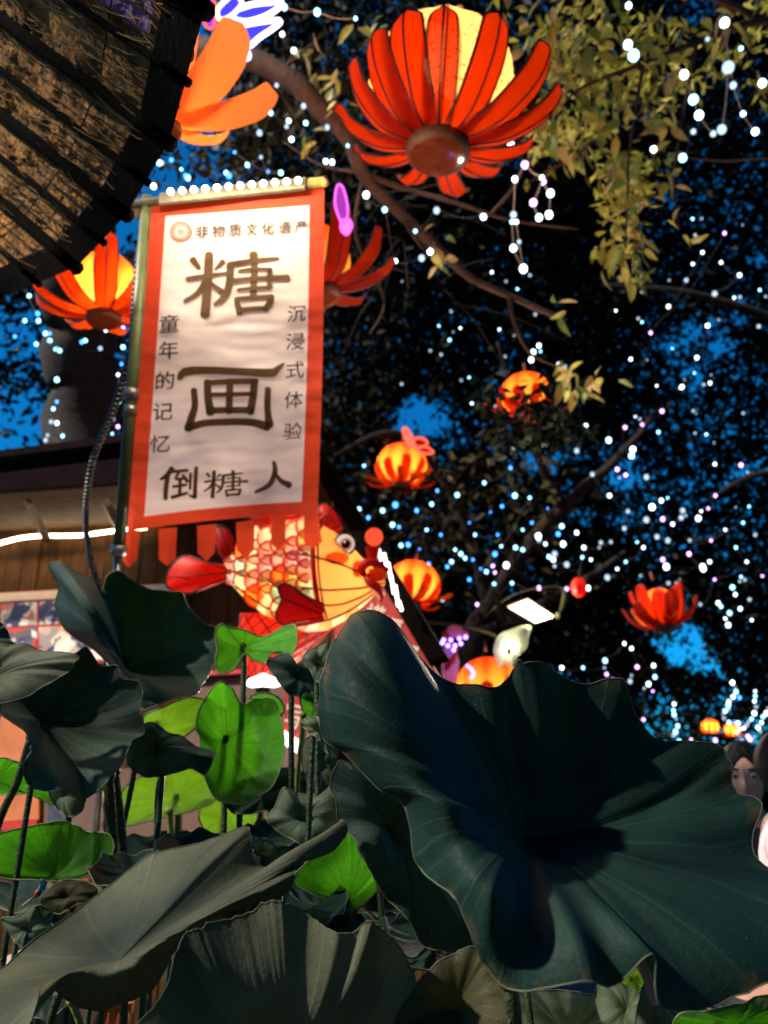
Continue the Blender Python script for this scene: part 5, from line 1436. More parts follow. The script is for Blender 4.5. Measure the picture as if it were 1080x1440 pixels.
lotus('small dark lotus leaf tip at the left edge above the narrow olive one', (-20, 900, .0), [(-60, 870, 0), (-10, 872, 0), (6, 882, 0), (14, 896, 0), (26, 914, -.02), (10, 925, -.03), (-60, 930, 0)], 1.56, m_lotus, cup=.01, ripple=.004, seed=5, nth=80)
# long leaf lower left
lotus('long grey olive lotus leaf stretched across the lower left, folded along its middle', (168, 1350, .0),
      [(344, 1160, .13), (354, 1178, .12), (360, 1214, .11), (388, 1216, .1), (424, 1202, .09), (452, 1182, .08), (478, 1148, .08), (486, 1160, .07), (466, 1188, .05), (440, 1206, .04), (416, 1218, .02), (417, 1236, .0), (402, 1254, -.01), (386, 1252, -.02), (366, 1258, -.02), (346, 1272, .02), (318, 1286, .03), (272, 1310, .03), (250, 1334, .02), (226, 1372, .01), (196, 1398, .0), (150, 1410, -.02), (104, 1408, -.05), (70, 1396, -.1), (52, 1410, -.15), (36, 1450, -.17), (-10, 1470, -.15), (-40, 1420, -.08), (-40, 1372, -.02), (10, 1344, .03), (70, 1306, .08), (130, 1266, .12), (196, 1216, .15), (250, 1188, .16), (296, 1176, .16)],
      1.15, m_lotus_olive, mids=[(262, 1248, .06), (272, 1252, .06), (282, 1268, .05), (300, 1266, .03), (316, 1258, .02), (326, 1252, .0), (334, 1242, -.01), (336, 1246, -.02), (328, 1258, -.03), (312, 1270, -.04), (296, 1280, -.045), (294, 1288, -.05), (284, 1298, -.05), (274, 1300, -.055), (262, 1304, -.055), (252, 1308, -.06), (238, 1318, -.06), (220, 1330, -.065), (208, 1340, -.07), (196, 1352, -.07), (182, 1362, -.07), (160, 1368, -.07), (140, 1368, -.07), (122, 1364, -.07), (112, 1366, -.07), (102, 1376, -.08), (84, 1386, -.07), (70, 1380, -.04), (70, 1362, 0), (90, 1346, .03), (118, 1330, .05), (148, 1310, .065), (182, 1284, .075), (208, 1268, .075), (232, 1258, .07)],
      ripple=.011, waves=(3, 5, 8, 11, 15), wpow=2., seed=21, nth=240, nr=40)
lotus('broad olive lotus leaf at the bottom centre, lit along its upper rim', (405, 1450, .14),
      [(272, 1306, .05), (292, 1292, .06), (320, 1294, .06), (350, 1290, .06), (372, 1276, .06), (392, 1267, .06), (412, 1278, .06), (440, 1296, .06), (470, 1300, .05), (500, 1299, .05), (521, 1290, .04), (548, 1316, .06), (580, 1370, .12), (592, 1420, .18), (570, 1500, .25), (430, 1560, .28), (250, 1530, .2), (186, 1460, .06), (208, 1418, .0), (236, 1378, .0), (254, 1335, .03)],
      .96, m_lotus_olive, cup=.05, ripple=.013, waves=(2, 3, 5, 6, 8), wpow=2.6, seed=34, nth=190, nr=34)
lotus('spotted brownish lotus leaf at the bottom, left under the huge leaf', (640, 1420, .03), [(552, 1450, 0), (578, 1396, .02), (612, 1356, .03), (650, 1336, .04), (684, 1332, .04), (700, 1350, .03), (712, 1390, .0), (716, 1440, -.03), (700, 1500, -.05), (600, 1510, -.05)], 1.02, m_lotus_brown, cup=.014, ripple=.004, seed=33)
lotus('crinkled blue-green lotus leaf tucked behind the left side of the huge leaf', (545, 1165, .03),
      [(468, 1098, .0), (478, 1070, .0), (500, 1078, .02), (522, 1084, .03), (556, 1108, .04), (580, 1150, .05), (604, 1200, .04), (620, 1250, .02), (650, 1300, .0), (668, 1336, -.02), (630, 1338, -.03), (600, 1330, -.03), (572, 1292, -.03), (548, 1262, -.03), (520, 1232, -.03), (502, 1196, -.03), (484, 1160, -.02), (472, 1128, -.01)],
      1.28, m_lotus, cup=.035, ripple=.012, seed=35, rim_m=m_rim)
lotus('bright green backlit lotus leaf in the centre, pointed at the top', (492, 1270, .01), [(491, 1145, 0), (500, 1168, 0), (505, 1198, .0), (518, 1212, 0), (536, 1224, .02), (539, 1242, .02), (512, 1272, .01), (494, 1280, 0), (470, 1272, 0), (438, 1256, 0), (412, 1240, 0), (430, 1214, 0), (458, 1190, 0), (480, 1166, 0)], 1.36, m_lotus_green, cup=.0, ripple=.004, seed=37, rim_m=m_rim)
lotus('green saddle-shaped lotus leaf in front of the fish lantern skirt', (341, 912, .02), [(303, 892, 0), (312, 877, 0), (324, 884, .03), (342, 886, .05), (362, 893, .06), (384, 889, .05), (404, 880, .03), (416, 880, 0), (418, 902, -.03), (411, 920, -.04), (394, 916, -.03), (380, 922, -.03), (372, 932, -.04), (356, 929, -.03), (345, 922, -.02), (330, 938, -.04), (312, 947, -.05), (303, 938, -.04), (305, 914, -.02)], 1.9, m_lotus_green, cup=-.005, ripple=.004, seed=39, rim_m=m_rim)
lotus('dark green round lotus leaf with pale lower part, standing mid left of centre', (318, 1040, .05), [(276, 1018, .03), (288, 985, .06), (309, 961, .08), (324, 964, .08), (340, 988, .08), (360, 984, .07), (384, 986, .05), (395, 1012, .03), (400, 1056, .0), (388, 1096, -.04), (368, 1118, -.07), (340, 1132, -.09), (306, 1124, -.09), (288, 1090, -.07), (282, 1050, -.03)], 1.8, m_lotus_green, cup=-.03, ripple=.01, seed=41, rim_m=m_rim)
lotus('lime green lotus leaf peeping out right of the bowl-shaped one', (225, 1030, .0), [(203, 1008, 0), (230, 994, 0), (264, 981, 0), (284, 984, 0), (290, 994, 0), (280, 1018, 0), (262, 1034, 0), (236, 1044, 0), (206, 1040, 0)], 1.95, m_lotus_lime, cup=.01, ripple=.004, seed=43, rim_m=m_rim)
lotus('dark drooping lotus leaf with a pale ragged tip, under the lime one', (222, 1050, .0), [(184, 1030, 0), (214, 1016, 0), (236, 1030, 0), (256, 1036, 0), (274, 1050, -.02), (302, 1058, -.04), (297, 1074, -.05), (288, 1088, -.05), (270, 1080, -.04), (240, 1088, -.03), (205, 1092, -.02), (180, 1074, 0)], 1.72, m_lotus, cup=.02, ripple=.008, seed=45)
lotus('large lime green backlit lotus leaf with thin dark veins, left of centre', (248, 1122, .02), [(165, 1130, 0), (178, 1104, .02), (208, 1088, .03), (240, 1076, .04), (272, 1082, .03), (304, 1104, .02), (300, 1128, 0), (270, 1140, -.02), (238, 1148, -.03), (200, 1156, -.03), (172, 1160, -.02)], 2.1, m_lotus_lime, cup=-.01, ripple=.005, seed=47, rim_m=m_rim)
lotus('shaded yellow-green lotus leaf below the pale patch left of centre', (315, 1150, .02), [(280, 1150, 0), (290, 1124, .02), (320, 1115, .03), (352, 1122, .02), (362, 1150, 0), (340, 1180, -.02), (300, 1184, -.02)], 2.15, m_lotus_lime, cup=.0, ripple=.005, seed=49)
lotus('green lotus leaf edge at the far left below the orange board', (-10, 1095, .02), [(-50, 1072, 0), (0, 1066, 0), (24, 1072, 0), (56, 1092, 0), (76, 1116, 0), (74, 1132, 0), (44, 1118, 0), (0, 1118, 0), (-50, 1124, 0)], 1.75, m_lotus_green, cup=.0, ripple=.004, seed=51, rim_m=m_rim)
lotus('pale curled lotus leaf hanging under the dark bowl-shaped one', (92, 1112, .0), [(68, 1108, 0), (90, 1098, 0), (112, 1104, 0), (120, 1122, 0), (112, 1142, -.02), (96, 1148, -.02), (80, 1134, 0)], 1.7, m_lotus_pale, cup=.01, ripple=.005, seed=53)
lotus('broad green lotus leaf with fine veins at the left, above the red box', (74, 1232, .03), [(-40, 1188, 0), (0, 1172, .02), (40, 1164, .04), (84, 1154, .05), (104, 1160, .05), (122, 1168, .04), (156, 1176, .02), (158, 1206, 0), (136, 1226, -.02), (104, 1238, -.04), (72, 1240, -.05), (30, 1236, -.04), (-10, 1232, -.03), (-50, 1220, 0)], 1.62, m_lotus_green, cup=-.015, ripple=.006, seed=55, rim_m=m_rim)
lotus('small spotted lotus leaf beside the red box, lower left', (95, 1262, .0), [(58, 1270, 0), (72, 1248, .01), (96, 1237, .02), (122, 1240, .01), (140, 1252, 0), (134, 1268, -.01), (108, 1272, -.02), (88, 1284, -.02), (70, 1282, -.01)], 1.45, m_lotus_brown, cup=.012, ripple=.005, seed=57, rim_m=m_rim)
lotus('pale green torn lotus leaf at the lower left edge', (40, 1305, .0), [(2, 1292, 0), (24, 1288, 0), (52, 1274, 0), (72, 1282, .01), (70, 1300, 0), (60, 1318, 0), (44, 1334, -.01), (30, 1332, -.02), (16, 1318, -.01)], 1.4, m_lotus_pale, cup=.008, ripple=.005, seed=59, rim_m=m_rim)
lotus('pale grey lotus leaf in the centre, left of the crinkled one', (430, 1150, .0), [(376, 1152, 0), (388, 1132, 0), (399, 1108, .0), (420, 1116, .02), (446, 1116, .02), (470, 1106, .02), (482, 1128, 0), (478, 1156, 0), (462, 1180, -.02), (440, 1192, -.03), (414, 1182, -.02), (390, 1168, -.01)], 1.55, m_lotus_pale, cup=.02, ripple=.006, seed=61, rim_m=m_rim)
lotus('dark curled lotus leaf with a pale right half, below the fish skirt', (418, 955, .0), [(376, 930, 0), (388, 924, 0), (404, 918, 0), (412, 932, 0), (432, 936, .02), (446, 960, .02), (462, 992, 0), (448, 990, -.02), (426, 982, -.03), (402, 972, -.03), (388, 952, -.02)], 1.75, m_lotus, cup=.02, ripple=.008, seed=63)
lotus('pale lotus leaf with dark holes beside the tip of the huge leaf', (448, 935, .0), [(426, 926, 0), (434, 914, 0), (446, 911, 0), (462, 907, 0), (470, 930, 0), (476, 950, 0), (462, 962, -.02), (446, 958, -.02), (436, 942, -.01)], 1.6, m_lotus_pale, cup=.012, ripple=.005, seed=65, rim_m=m_rim)
lotus('little green lotus leaf hanging between the pale curled ones in the centre', (440, 985, .0), [(422, 978, 0), (438, 974, 0), (452, 984, 0), (454, 1004, 0), (442, 1012, -.01), (428, 1006, 0)], 1.72, m_lotus_green, cup=.01, ripple=.003, seed=67)
lotus('pale curling lotus leaf edge left of the huge leaf', (446, 1030, .0), [(424, 1016, 0), (444, 1008, 0), (460, 1020, 0), (470, 1040, 0), (474, 1062, -.01), (462, 1062, -.02), (448, 1040, -.02), (436, 1030, -.01)], 1.5, m_lotus_pale, cup=.012, ripple=.004, seed=69, rim_m=m_rim)
lotus('olive shaded lotus leaf hanging behind the curling pale edge', (450, 1075, .0), [(428, 1042, 0), (450, 1034, 0), (470, 1056, 0), (482, 1092, 0), (470, 1116, -.01), (440, 1112, -.01), (426, 1080, 0)], 1.62, m_lotus_olive, cup=.012, ripple=.005, seed=71)
lotus('green lotus leaf showing behind the dark round one, below the lit foot', (378, 1000, .0), [(352, 982, 0), (372, 974, 0), (392, 982, 0), (400, 998, 0), (388, 1010, 0), (364, 1008, 0)], 1.98, m_lotus_green, cup=.01, ripple=.003, seed=73)
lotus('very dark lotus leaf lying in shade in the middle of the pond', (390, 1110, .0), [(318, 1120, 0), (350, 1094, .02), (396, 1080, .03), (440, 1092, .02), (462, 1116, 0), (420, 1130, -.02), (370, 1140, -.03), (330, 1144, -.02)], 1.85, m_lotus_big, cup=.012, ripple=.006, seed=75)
lotus('small pale green leaf tip behind the fold of the long olive leaf', (368, 1195, .0), [(356, 1188, 0), (366, 1180, 0), (384, 1186, 0), (394, 1200, 0), (380, 1204, 0), (362, 1202, 0)], 1.5, m_lotus_pale, cup=.006, ripple=.002, seed=77)
lotus('small rounded green leaf peeping over the bottom centre leaf', (330, 1282, .0), [(314, 1276, 0), (324, 1264, 0), (338, 1264, 0), (345, 1278, 0), (344, 1292, 0), (318, 1294, 0)], 1.12, m_lotus_olive, cup=.006, ripple=.002, seed=79)
# pale leaves under the huge one, lower right
lotus('pale green lotus leaf under the huge leaf, bottom right of centre', (790, 1450, .0), [(712, 1380, .02), (760, 1392, .03), (820, 1396, .03), (850, 1410, .02), (880, 1450, 0), (840, 1510, -.02), (740, 1510, -.02), (710, 1440, 0)], 1.3, m_lotus_pale, cup=.016, ripple=.012, seed=81, rim_m=m_rim)
lotus('pale grey-green lotus leaf below the notch of the huge leaf', (880, 1420, .0), [(838, 1390, .02), (862, 1380, .02), (890, 1392, .02), (916, 1410, .0), (910, 1450, -.02), (870, 1470, -.03), (846, 1436, -.01)], 1.2, m_lotus_pale, cup=.012, ripple=.006, seed=83)
lotus('tiny bright green leaf seen through the notch of the huge leaf', (886, 1376, .0), [(872, 1370, 0), (882, 1360, 0), (898, 1364, 0), (906, 1384, 0), (896, 1400, 0), (878, 1394, 0)], 1.5, m_lotus_lime, cup=.004, ripple=.003, seed=85)
lotus('dark olive leaf point at the bottom, right of the notch', (920, 1440, .0), [(892, 1450, 0), (900, 1400, 0), (910, 1378, 0), (926, 1404, 0), (944, 1440, 0), (930, 1480, 0), (900, 1490, 0)], 1.08, m_lotus_olive, cup=.008, ripple=.003, seed=87)
lotus('green lotus leaf in the bottom right corner', (1040, 1440, .0), [(950, 1430, 0), (1000, 1420, .01), (1040, 1412, .02), (1078, 1400, .02), (1120, 1404, 0), (1130, 1480, -.02), (1040, 1500, -.02), (960, 1480, 0)], 1.15, m_lotus_green, cup=.01, ripple=.006, seed=89, rim_m=m_rim)
# dark fillers deep in the bed
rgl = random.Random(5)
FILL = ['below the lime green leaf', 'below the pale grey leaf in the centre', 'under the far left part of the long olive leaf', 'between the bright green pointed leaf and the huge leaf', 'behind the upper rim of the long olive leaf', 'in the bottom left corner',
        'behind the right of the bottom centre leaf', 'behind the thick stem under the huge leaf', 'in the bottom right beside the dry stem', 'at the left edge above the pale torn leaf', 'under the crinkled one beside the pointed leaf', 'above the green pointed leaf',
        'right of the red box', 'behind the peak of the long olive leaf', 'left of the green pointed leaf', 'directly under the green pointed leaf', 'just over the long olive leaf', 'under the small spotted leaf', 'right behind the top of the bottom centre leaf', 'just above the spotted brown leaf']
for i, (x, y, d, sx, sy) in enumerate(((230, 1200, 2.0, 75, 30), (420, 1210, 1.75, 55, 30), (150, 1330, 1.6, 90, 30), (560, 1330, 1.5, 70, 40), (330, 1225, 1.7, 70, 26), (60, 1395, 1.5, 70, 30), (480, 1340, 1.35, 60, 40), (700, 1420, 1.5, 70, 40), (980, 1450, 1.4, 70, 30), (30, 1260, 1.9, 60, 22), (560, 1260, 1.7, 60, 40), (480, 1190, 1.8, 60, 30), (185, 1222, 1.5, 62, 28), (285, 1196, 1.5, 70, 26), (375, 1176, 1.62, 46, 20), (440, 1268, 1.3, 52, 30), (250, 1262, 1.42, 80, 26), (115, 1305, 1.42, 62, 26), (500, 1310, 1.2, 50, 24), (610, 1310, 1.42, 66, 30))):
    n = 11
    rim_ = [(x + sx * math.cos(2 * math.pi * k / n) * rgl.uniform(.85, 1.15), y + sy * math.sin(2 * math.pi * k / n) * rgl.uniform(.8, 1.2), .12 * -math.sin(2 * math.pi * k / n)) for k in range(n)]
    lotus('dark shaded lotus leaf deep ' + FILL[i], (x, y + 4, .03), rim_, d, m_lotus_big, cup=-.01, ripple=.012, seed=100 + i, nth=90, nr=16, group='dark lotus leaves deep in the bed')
# bare stems of lotus leaves that are out of view
def bare(label, pts, r, m):
    p3 = [P(*p) for p in pts]; root = thing('bare_stem', p3[-1], label, 'plant')
    q = MB(); q.tube(spline(p3, 16), r, 8); q.build('stalk', m, root)
    q = MB(); q.ball(p3[0], (r * 1.3, r * 1.3, r * 1.1)); q.build('tip', m, root)
bare('slanting dark lotus stem at the left edge below the bowl leaf', [(44, 1036, 1.68), (24, 1100, 1.7), (-4, 1165, 1.72), (-30, 1300, 1.75)], .009, m_stem_dark)
bare('thick dark upright lotus stem under the bowl leaf, left of its twin', [(152, 1090, 1.68), (158, 1180, 1.68), (160, 1300, 1.7)], .012, m_stem_dark)
bare('thick dark upright lotus stem under the bowl leaf, leaning right', [(160, 1085, 1.75), (172, 1190, 1.75), (178, 1300, 1.76)], .012, m_stem_dark)
bare('thin dark lotus stem rising in front of the lime leaf', [(190, 1078, 1.9), (182, 1120, 1.92), (172, 1165, 1.95)], .007, m_stem_dark)
bare('thin curved lotus stem in front of the lime leaf, right of the other', [(232, 1074, 1.9), (222, 1110, 1.92), (220, 1172, 1.95)], .006, m_stem_dark)
bare('short yellow lotus stem below the lime leaf', [(238, 1140, 2.05), (241, 1180, 2.05), (243, 1230, 2.05)], .009, m_stem_light)
bare('yellowish lotus stem right of the dark round leaf', [(426, 1005, 1.72), (424, 1040, 1.74), (419, 1086, 1.76), (416, 1160, 1.8)], .006, m_stem_light)
bare('thick dark lotus stem under the huge leaf beside the spotted leaf', [(716, 1380, 1.0), (722, 1430, 1.0), (730, 1520, 1.02)], .011, m_stem_dark)
bare('pale yellow lotus stem at the bottom left corner', [(100, 1408, 1.3), (112, 1438, 1.3), (124, 1490, 1.3)], .006, m_stem_light)
bare('dark lotus stem at the bottom left corner', [(82, 1400, 1.25), (70, 1440, 1.25), (60, 1500, 1.25)], .007, m_stem_dark)
bare('pale pinkish stick hanging under the notch of the huge leaf', [(903, 1352, .95), (913, 1384, .95), (922, 1410, .95)], .006, mat('pinkish_stick', (.35, .2, .19), .6, .3, 30))
bare('thin dry stem at the bottom right below the huge leaf', [(968, 1412, 1.2), (972, 1440, 1.2), (976, 1500, 1.2)], .005, m_stem_light)
# a small bright toy stuck in the pond, and a pale crate behind the stems
ty = thing('striped_pinwheel', P(55, 1262, 1.5), 'small white, blue and red toy on a stick at the lower left', 'toy')
q = MB(); q.tube([P(32, 1274, 1.5), P(52, 1258, 1.5), P(62, 1246, 1.5)], .0025, 5); q.build('stick', m_white_print, ty)
for a_, b_, m_ in (((55, 1252), (65, 1240), mat('toy_blue', (.08, .4, .6), .4)), ((50, 1260), (57, 1250), mat('toy_red', (.6, .05, .04), .4)), ((57, 1243), (62, 1238), mat('toy_pink', (.8, .45, .38), .4))):
    q = MB(); q.tube([P(*a_, 1.49), lerp(P(*a_, 1.49), P(*b_, 1.49), .5), P(*b_, 1.49)], [.004, .007, .003], 7); q.build('blade', m_, ty)
cr_ = thing('pale_display_box', P(75, 1440, 2.2), 'pale pinkish display box behind the stems at the bottom left', 'box')
q = MB(); c0 = P(60, 1500, 2.2); q.box(c0, V(.13, 0, 0), V(0, .15, 0), V(0, 0, .26)); q.build('body', m_cream_board, cr_, smooth=False)
q = MB(); q.box(c0 + V(0, 0, .262), V(.135, 0, 0), V(0, .155, 0), V(0, 0, .012)); q.build('lid', m_white_print, cr_, smooth=False)
ck = thing('wooden_rack', P(150, 1440, 2.3), 'orange lit wooden rack low behind the stems, bottom left', 'rack')
for k in range(5):
    q = MB(); q.box(P(118 + k * 14, 1436, 2.3), V(.009, 0, 0), V(0, .02, 0), V(0, 0, .06)); q.build('slat', m_orange_board, ck, smooth=False)
for y in (1416, 1452):
    q = MB(); q.box(P(146, y, 2.31), V(.085, 0, 0), V(0, .012, 0), V(0, 0, .012)); q.build('rail', m_orange_board, ck, smooth=False)

# ------------------------------------------------------------------ fairy lights: strings with bulbs
W_, C_, B_, K_, D_ = [glow(n, c, s) for n, c, s in (('fairy_white', (.72, .9, 1), 4), ('fairy_cyan', (.28, .75, 1), 3.6), ('fairy_blue', (.05, .28, 1), 3.2), ('fairy_pink', (.85, .4, 1), 3.1), ('fairy_dim_white', (.6, .8, 1), 1.3))]
m_cable = mat('thin_cable', (.05, .045, .05), .5)
m_cable_lit = mat('pale_cable', (.3, .24, .2), .5)
bulb_src = {}
def bulb_data(m):
    if m not in bulb_src:
        q = MB(); q.ball(V(0, 0, 0), 1, 10, 7); o = q.build('bulb', m); bulb_src[m] = o.data; bpy.data.objects.remove(o)
    return bulb_src[m]
def string(label, pts, d, rad, mats, cable=.0016, cm=None, djit=.25, chain=True, group='strings of fairy lights', link=True):
    """pts in drawn order; chained to the nearest next one"""
    P_ = [(p[0], p[1], d + random.uniform(-djit, djit)) for p in pts]
    if chain:
        left = P_[1:]; o_ = [P_[0]]
        while left:
            k = min(range(len(left)), key=lambda i: (left[i][0] - o_[-1][0]) ** 2 + (left[i][1] - o_[-1][1]) ** 2); o_.append(left.pop(k))
        P_ = o_
    w3 = [P(*p) for p in P_]
    root = thing('fairy_light_string', w3[0], label, 'fairy lights', group)
    if link and len(w3) > 1:
        path = []
        for a, b in zip(w3[:-1], w3[1:]):
            sag = min(.12, .10 * (b - a).length)
            path += [a, lerp(a, b, .5) - V(0, 0, sag)]
        path.append(w3[-1])
        q = MB(); q.tube(spline(path, len(path) * 3), cable, 4); q.build('cable', cm or m_cable, root)
    for i, p in enumerate(w3):
        m = mats[i % len(mats)] if isinstance(mats, (list, tuple)) else mats
        if m is W_ and random.random() < .4: m = D_
        o = bpy.data.objects.new('bulb', bulb_data(m)); COL.objects.link(o); CH[o] = []
        o.location = p - WO[root]; s_ = rad * random.choice((.6, .75, .85, .95, 1.1)); o.scale = (s_, s_, s_ * 1.15)
        adopt(o, root)
    return root
string('white fairy lights strung between the small red lantern and the sky gap', [(758, 486), (750, 495), (747, 506), (787, 579), (800, 576), (791, 598), (824, 599), (856, 619), (811, 634), (890, 632), (888, 641), (833, 667), (857, 697), (883, 719), (878, 743)], 7.0, .021, W_)
string('white fairy lights scattered in the dark crown at the right', [(909, 671), (917, 713), (930, 704), (909, 731), (932, 730), (946, 737), (960, 718), (958, 728), (982, 729), (924, 755), (939, 760), (969, 779), (932, 787), (937, 797), (988, 797), (998, 790), (989, 800)], 7.0, .022, [W_, W_, W_, W_, K_])
string('white fairy lights clustered along the leaning trunk', [(845, 763), (859, 762), (821, 770), (819, 784), (811, 749), (758, 759), (757, 754), (767, 765), (792, 765), (790, 740), (780, 779), (772, 783), (778, 787), (780, 796), (797, 794), (735, 773), (712, 795), (854, 812), (827, 827)], 7.0, .021, [W_, W_, W_, C_])
string('few white fairy lights high in the crown at the right edge', [(887, 505), (980, 503), (958, 545), (903, 390), (903, 410), (940, 431), (965, 394), (988, 355), (1014, 369), (1005, 413), (995, 458), (959, 544), (1067, 459), (1040, 387)], 7.2, .020, W_)
string('pink fairy lights thinly spread in the right hand crown', [(1019, 328), (931, 578), (915, 468), (879, 601), (903, 597), (880, 668), (996, 715), (1042, 654), (1006, 697), (868, 660)], 7.2, .017, K_)
string('blue fairy lights above the fish and its red ball', [(505, 716), (518, 728), (538, 718), (556, 710), (586, 718), (607, 709), (552, 738), (561, 741), (564, 767), (574, 766), (566, 793), (603, 793), (622, 843)], 6.6, .0195, [C_, B_, C_, B_])
string('blue fairy lights between the fish and the leaning trunk', [(635, 790), (654, 785), (665, 787), (696, 779), (684, 804), (643, 696), (681, 679), (718, 658), (724, 697), (706, 712), (785, 751), (725, 770), (629, 797), (648, 779), (640, 773), (705, 768), (620, 752)], 7.0, .018, [C_, B_, C_, C_, B_])
string('pink and lilac fairy lights left of the floodlight', [(693, 796), (696, 805), (695, 821), (706, 840), (699, 848), (720, 820), (758, 827), (797, 828), (671, 850)], 6.8, .017, [K_, K_, C_, K_])
string('white fairy lights trailing beside the small right lantern', [(1034, 836), (1054, 843), (1041, 856), (1014, 853), (1020, 870), (1024, 879), (1010, 848), (1057, 872), (1030, 826), (1026, 862)], 7.2, .017, [W_, C_, W_])
string('fairy lights hanging over the rim of the huge leaf, centre right', [(790, 939), (820, 939), (851, 929), (850, 939), (853, 948), (862, 956), (866, 969), (876, 979), (874, 993), (888, 950), (886, 958), (906, 968), (919, 936), (921, 952), (912, 962), (905, 1012), (878, 905), (896, 938)], 7.4, .017, [W_, C_, W_, K_, W_])
string('short hanging strand of fairy lights above the right tip of the huge leaf', [(948, 990), (947, 999), (948, 1005), (951, 1011), (953, 1021), (950, 1029), (947, 1034), (955, 1042)], 8, .018, [W_, C_, C_], chain=False)
string('drooping strand of fairy lights near the right edge, upper', [(1030, 960), (1034, 967), (1035, 973), (1040, 981), (1031, 980), (1025, 987), (1024, 992), (1024, 997), (1017, 1004), (1018, 1010), (1025, 1016), (1033, 1015), (1038, 1017)], 8, .017, [W_, W_, C_, B_], chain=False)
string('vertical strand of fairy lights near the right edge, lower', [(1062, 972), (1062, 979), (1061, 986), (1063, 994), (1061, 1003), (1057, 1011), (1053, 1015), (1050, 1020), (1046, 1024), (1041, 1026), (1036, 1030)], 8, .017, [W_, C_, W_, W_], chain=False)
string('strand of white and pink fairy lights touching the right edge', [(1080, 996), (1078, 1003), (1073, 1008), (1071, 1016), (1066, 1023), (1069, 1028), (1052, 1036), (1055, 1040), (1060, 1037)], 8, .017, [W_, W_, C_, W_, W_, W_, K_, K_], chain=False)
string('last vertical strand of fairy lights beside the two people', [(1044, 1042), (1046, 1051), (1048, 1060), (1046, 1068), (1053, 1080), (1065, 1110), (1067, 1114)], 8, .016, W_, chain=False)
string('violet fairy lights low over the rim of the huge leaf', [(972, 1040), (980, 1046), (1006, 1041), (888, 912), (918, 972), (1020, 1000)], 8, .016, [K_, W_])
string('blue fairy lights in the leaves beside the dark trunk, far left', [(41, 416), (53, 441), (35, 451), (54, 451), (21, 473), (51, 484), (64, 469), (70, 469), (70, 479), (80, 490), (84, 493), (78, 491)], 5.4, .0125, [C_, B_, C_])
string('blue and white fairy lights down the left side of the dark trunk', [(80, 534), (80, 565), (75, 575), (72, 593), (80, 595), (88, 613), (64, 619), (78, 627), (62, 628), (67, 612), (127, 628)], 5.4, .0135, [C_, B_, C_, W_, W_])
string('blue and violet fairy lights between the dark trunk and the green pole', [(120, 479), (115, 481), (141, 490), (173, 461), (173, 488), (149, 464), (171, 512), (166, 527), (168, 565), (162, 570), (160, 590), (159, 579), (166, 600), (158, 610), (157, 615), (172, 550), (178, 556)], 5.4, .0125, [C_, B_, W_, W_, K_])
string('blue and cyan fairy lights above the bulb rail of the banner', [(222, 209), (224, 229), (228, 229), (241, 225), (255, 238), (261, 247), (264, 250), (322, 247), (318, 243), (330, 214), (367, 221), (192, 253), (216, 262), (377, 241), (395, 243), (348, 232)], 4.9, .014, [B_, C_, W_, B_, C_])
string('white and green tinted fairy lights along the lit limb', [(365, 187), (381, 159), (372, 126), (389, 120), (413, 71), (397, 48), (406, 170), (430, 173), (410, 196), (403, 178), (427, 149), (485, 161), (460, 179), (458, 227), (467, 228), (489, 205)], 4.0, .0135, [W_, C_, W_, W_])
string('loose cable with round white bulbs hanging in the upper right corner', [(1019, 32), (1024, 95), (1015, 182)], 3.6, .024, W_, .004, m_cable_lit, .03, False)
string('thin cable with two white bulbs right of the corner string', [(1031, 120), (1045, 160), (1062, 185)], 3.6, .018, W_, .003, m_cable_lit, .03, False)
string('pale bulbs on a short cable left of the corner string', [(962, 105), (975, 140), (983, 162), (1003, 188)], 3.6, .022, [W_, C_, W_, W_], .003, m_cable_lit, .03, False)
string('two pale bulbs among the lit narrow leaves at the top', [(883, 63), (891, 78)], 3.7, .026, [W_, C_], .003, m_cable_lit, .02, False)
string('small white bulbs at the top right edge of the picture', [(884, 8), (995, 55), (1042, 68), (1072, 117), (919, 210), (975, 185), (960, 222)], 3.9, .017, [W_, W_, C_], .002, m_cable, .05)
string('looped pale cable with lilac bulbs right of the big flower lantern', [(724, 252), (738, 232), (762, 250), (750, 285), (758, 306), (772, 302), (774, 272), (764, 256)], 3.5, .017, [W_, K_, W_, K_, W_, W_], .0045, m_cable_lit, .04, False)
string('hanging loop of white bulbs under the pale looped cable', [(724, 252), (722, 302), (720, 312), (722, 349), (736, 378), (730, 340), (726, 312)], 3.6, .016, [W_, W_, C_, W_, W_], .0035, m_cable_lit, .03, False)
string('white bulbs around the bottom of the big flower lantern', [(680, 305), (718, 201), (714, 212), (678, 304), (614, 296), (584, 325), (605, 354), (593, 363), (556, 367), (541, 295), (515, 274)], 3.9, .0145, [W_, W_, W_, C_], .002, m_cable, .06)
string('thin cable with a bulb crossing the sky above the big lantern', [(400, 10), (446, 17), (500, 26)], 3.7, .014, C_, .0035, m_cable_lit, .03, False)
string('scattered bluish fairy lights in the dark middle crown', [(615, 690), (512, 655), (660, 735), (690, 720), (745, 700), (770, 715), (748, 735), (735, 745), (700, 752), (668, 752), (600, 745), (590, 772), (676, 800), (660, 815)], 7.4, .013, [B_, C_, B_])
string('scattered small fairy lights in the right crown below the sky gap', [(905, 770), (880, 790), (868, 800), (1000, 760), (1020, 745), (1045, 735), (1035, 770), (1062, 752), (1050, 790), (955, 815), (900, 830), (1005, 815), (970, 760), (1072, 810), (985, 850), (940, 820)], 7.5, .013, [W_, C_, W_, K_])

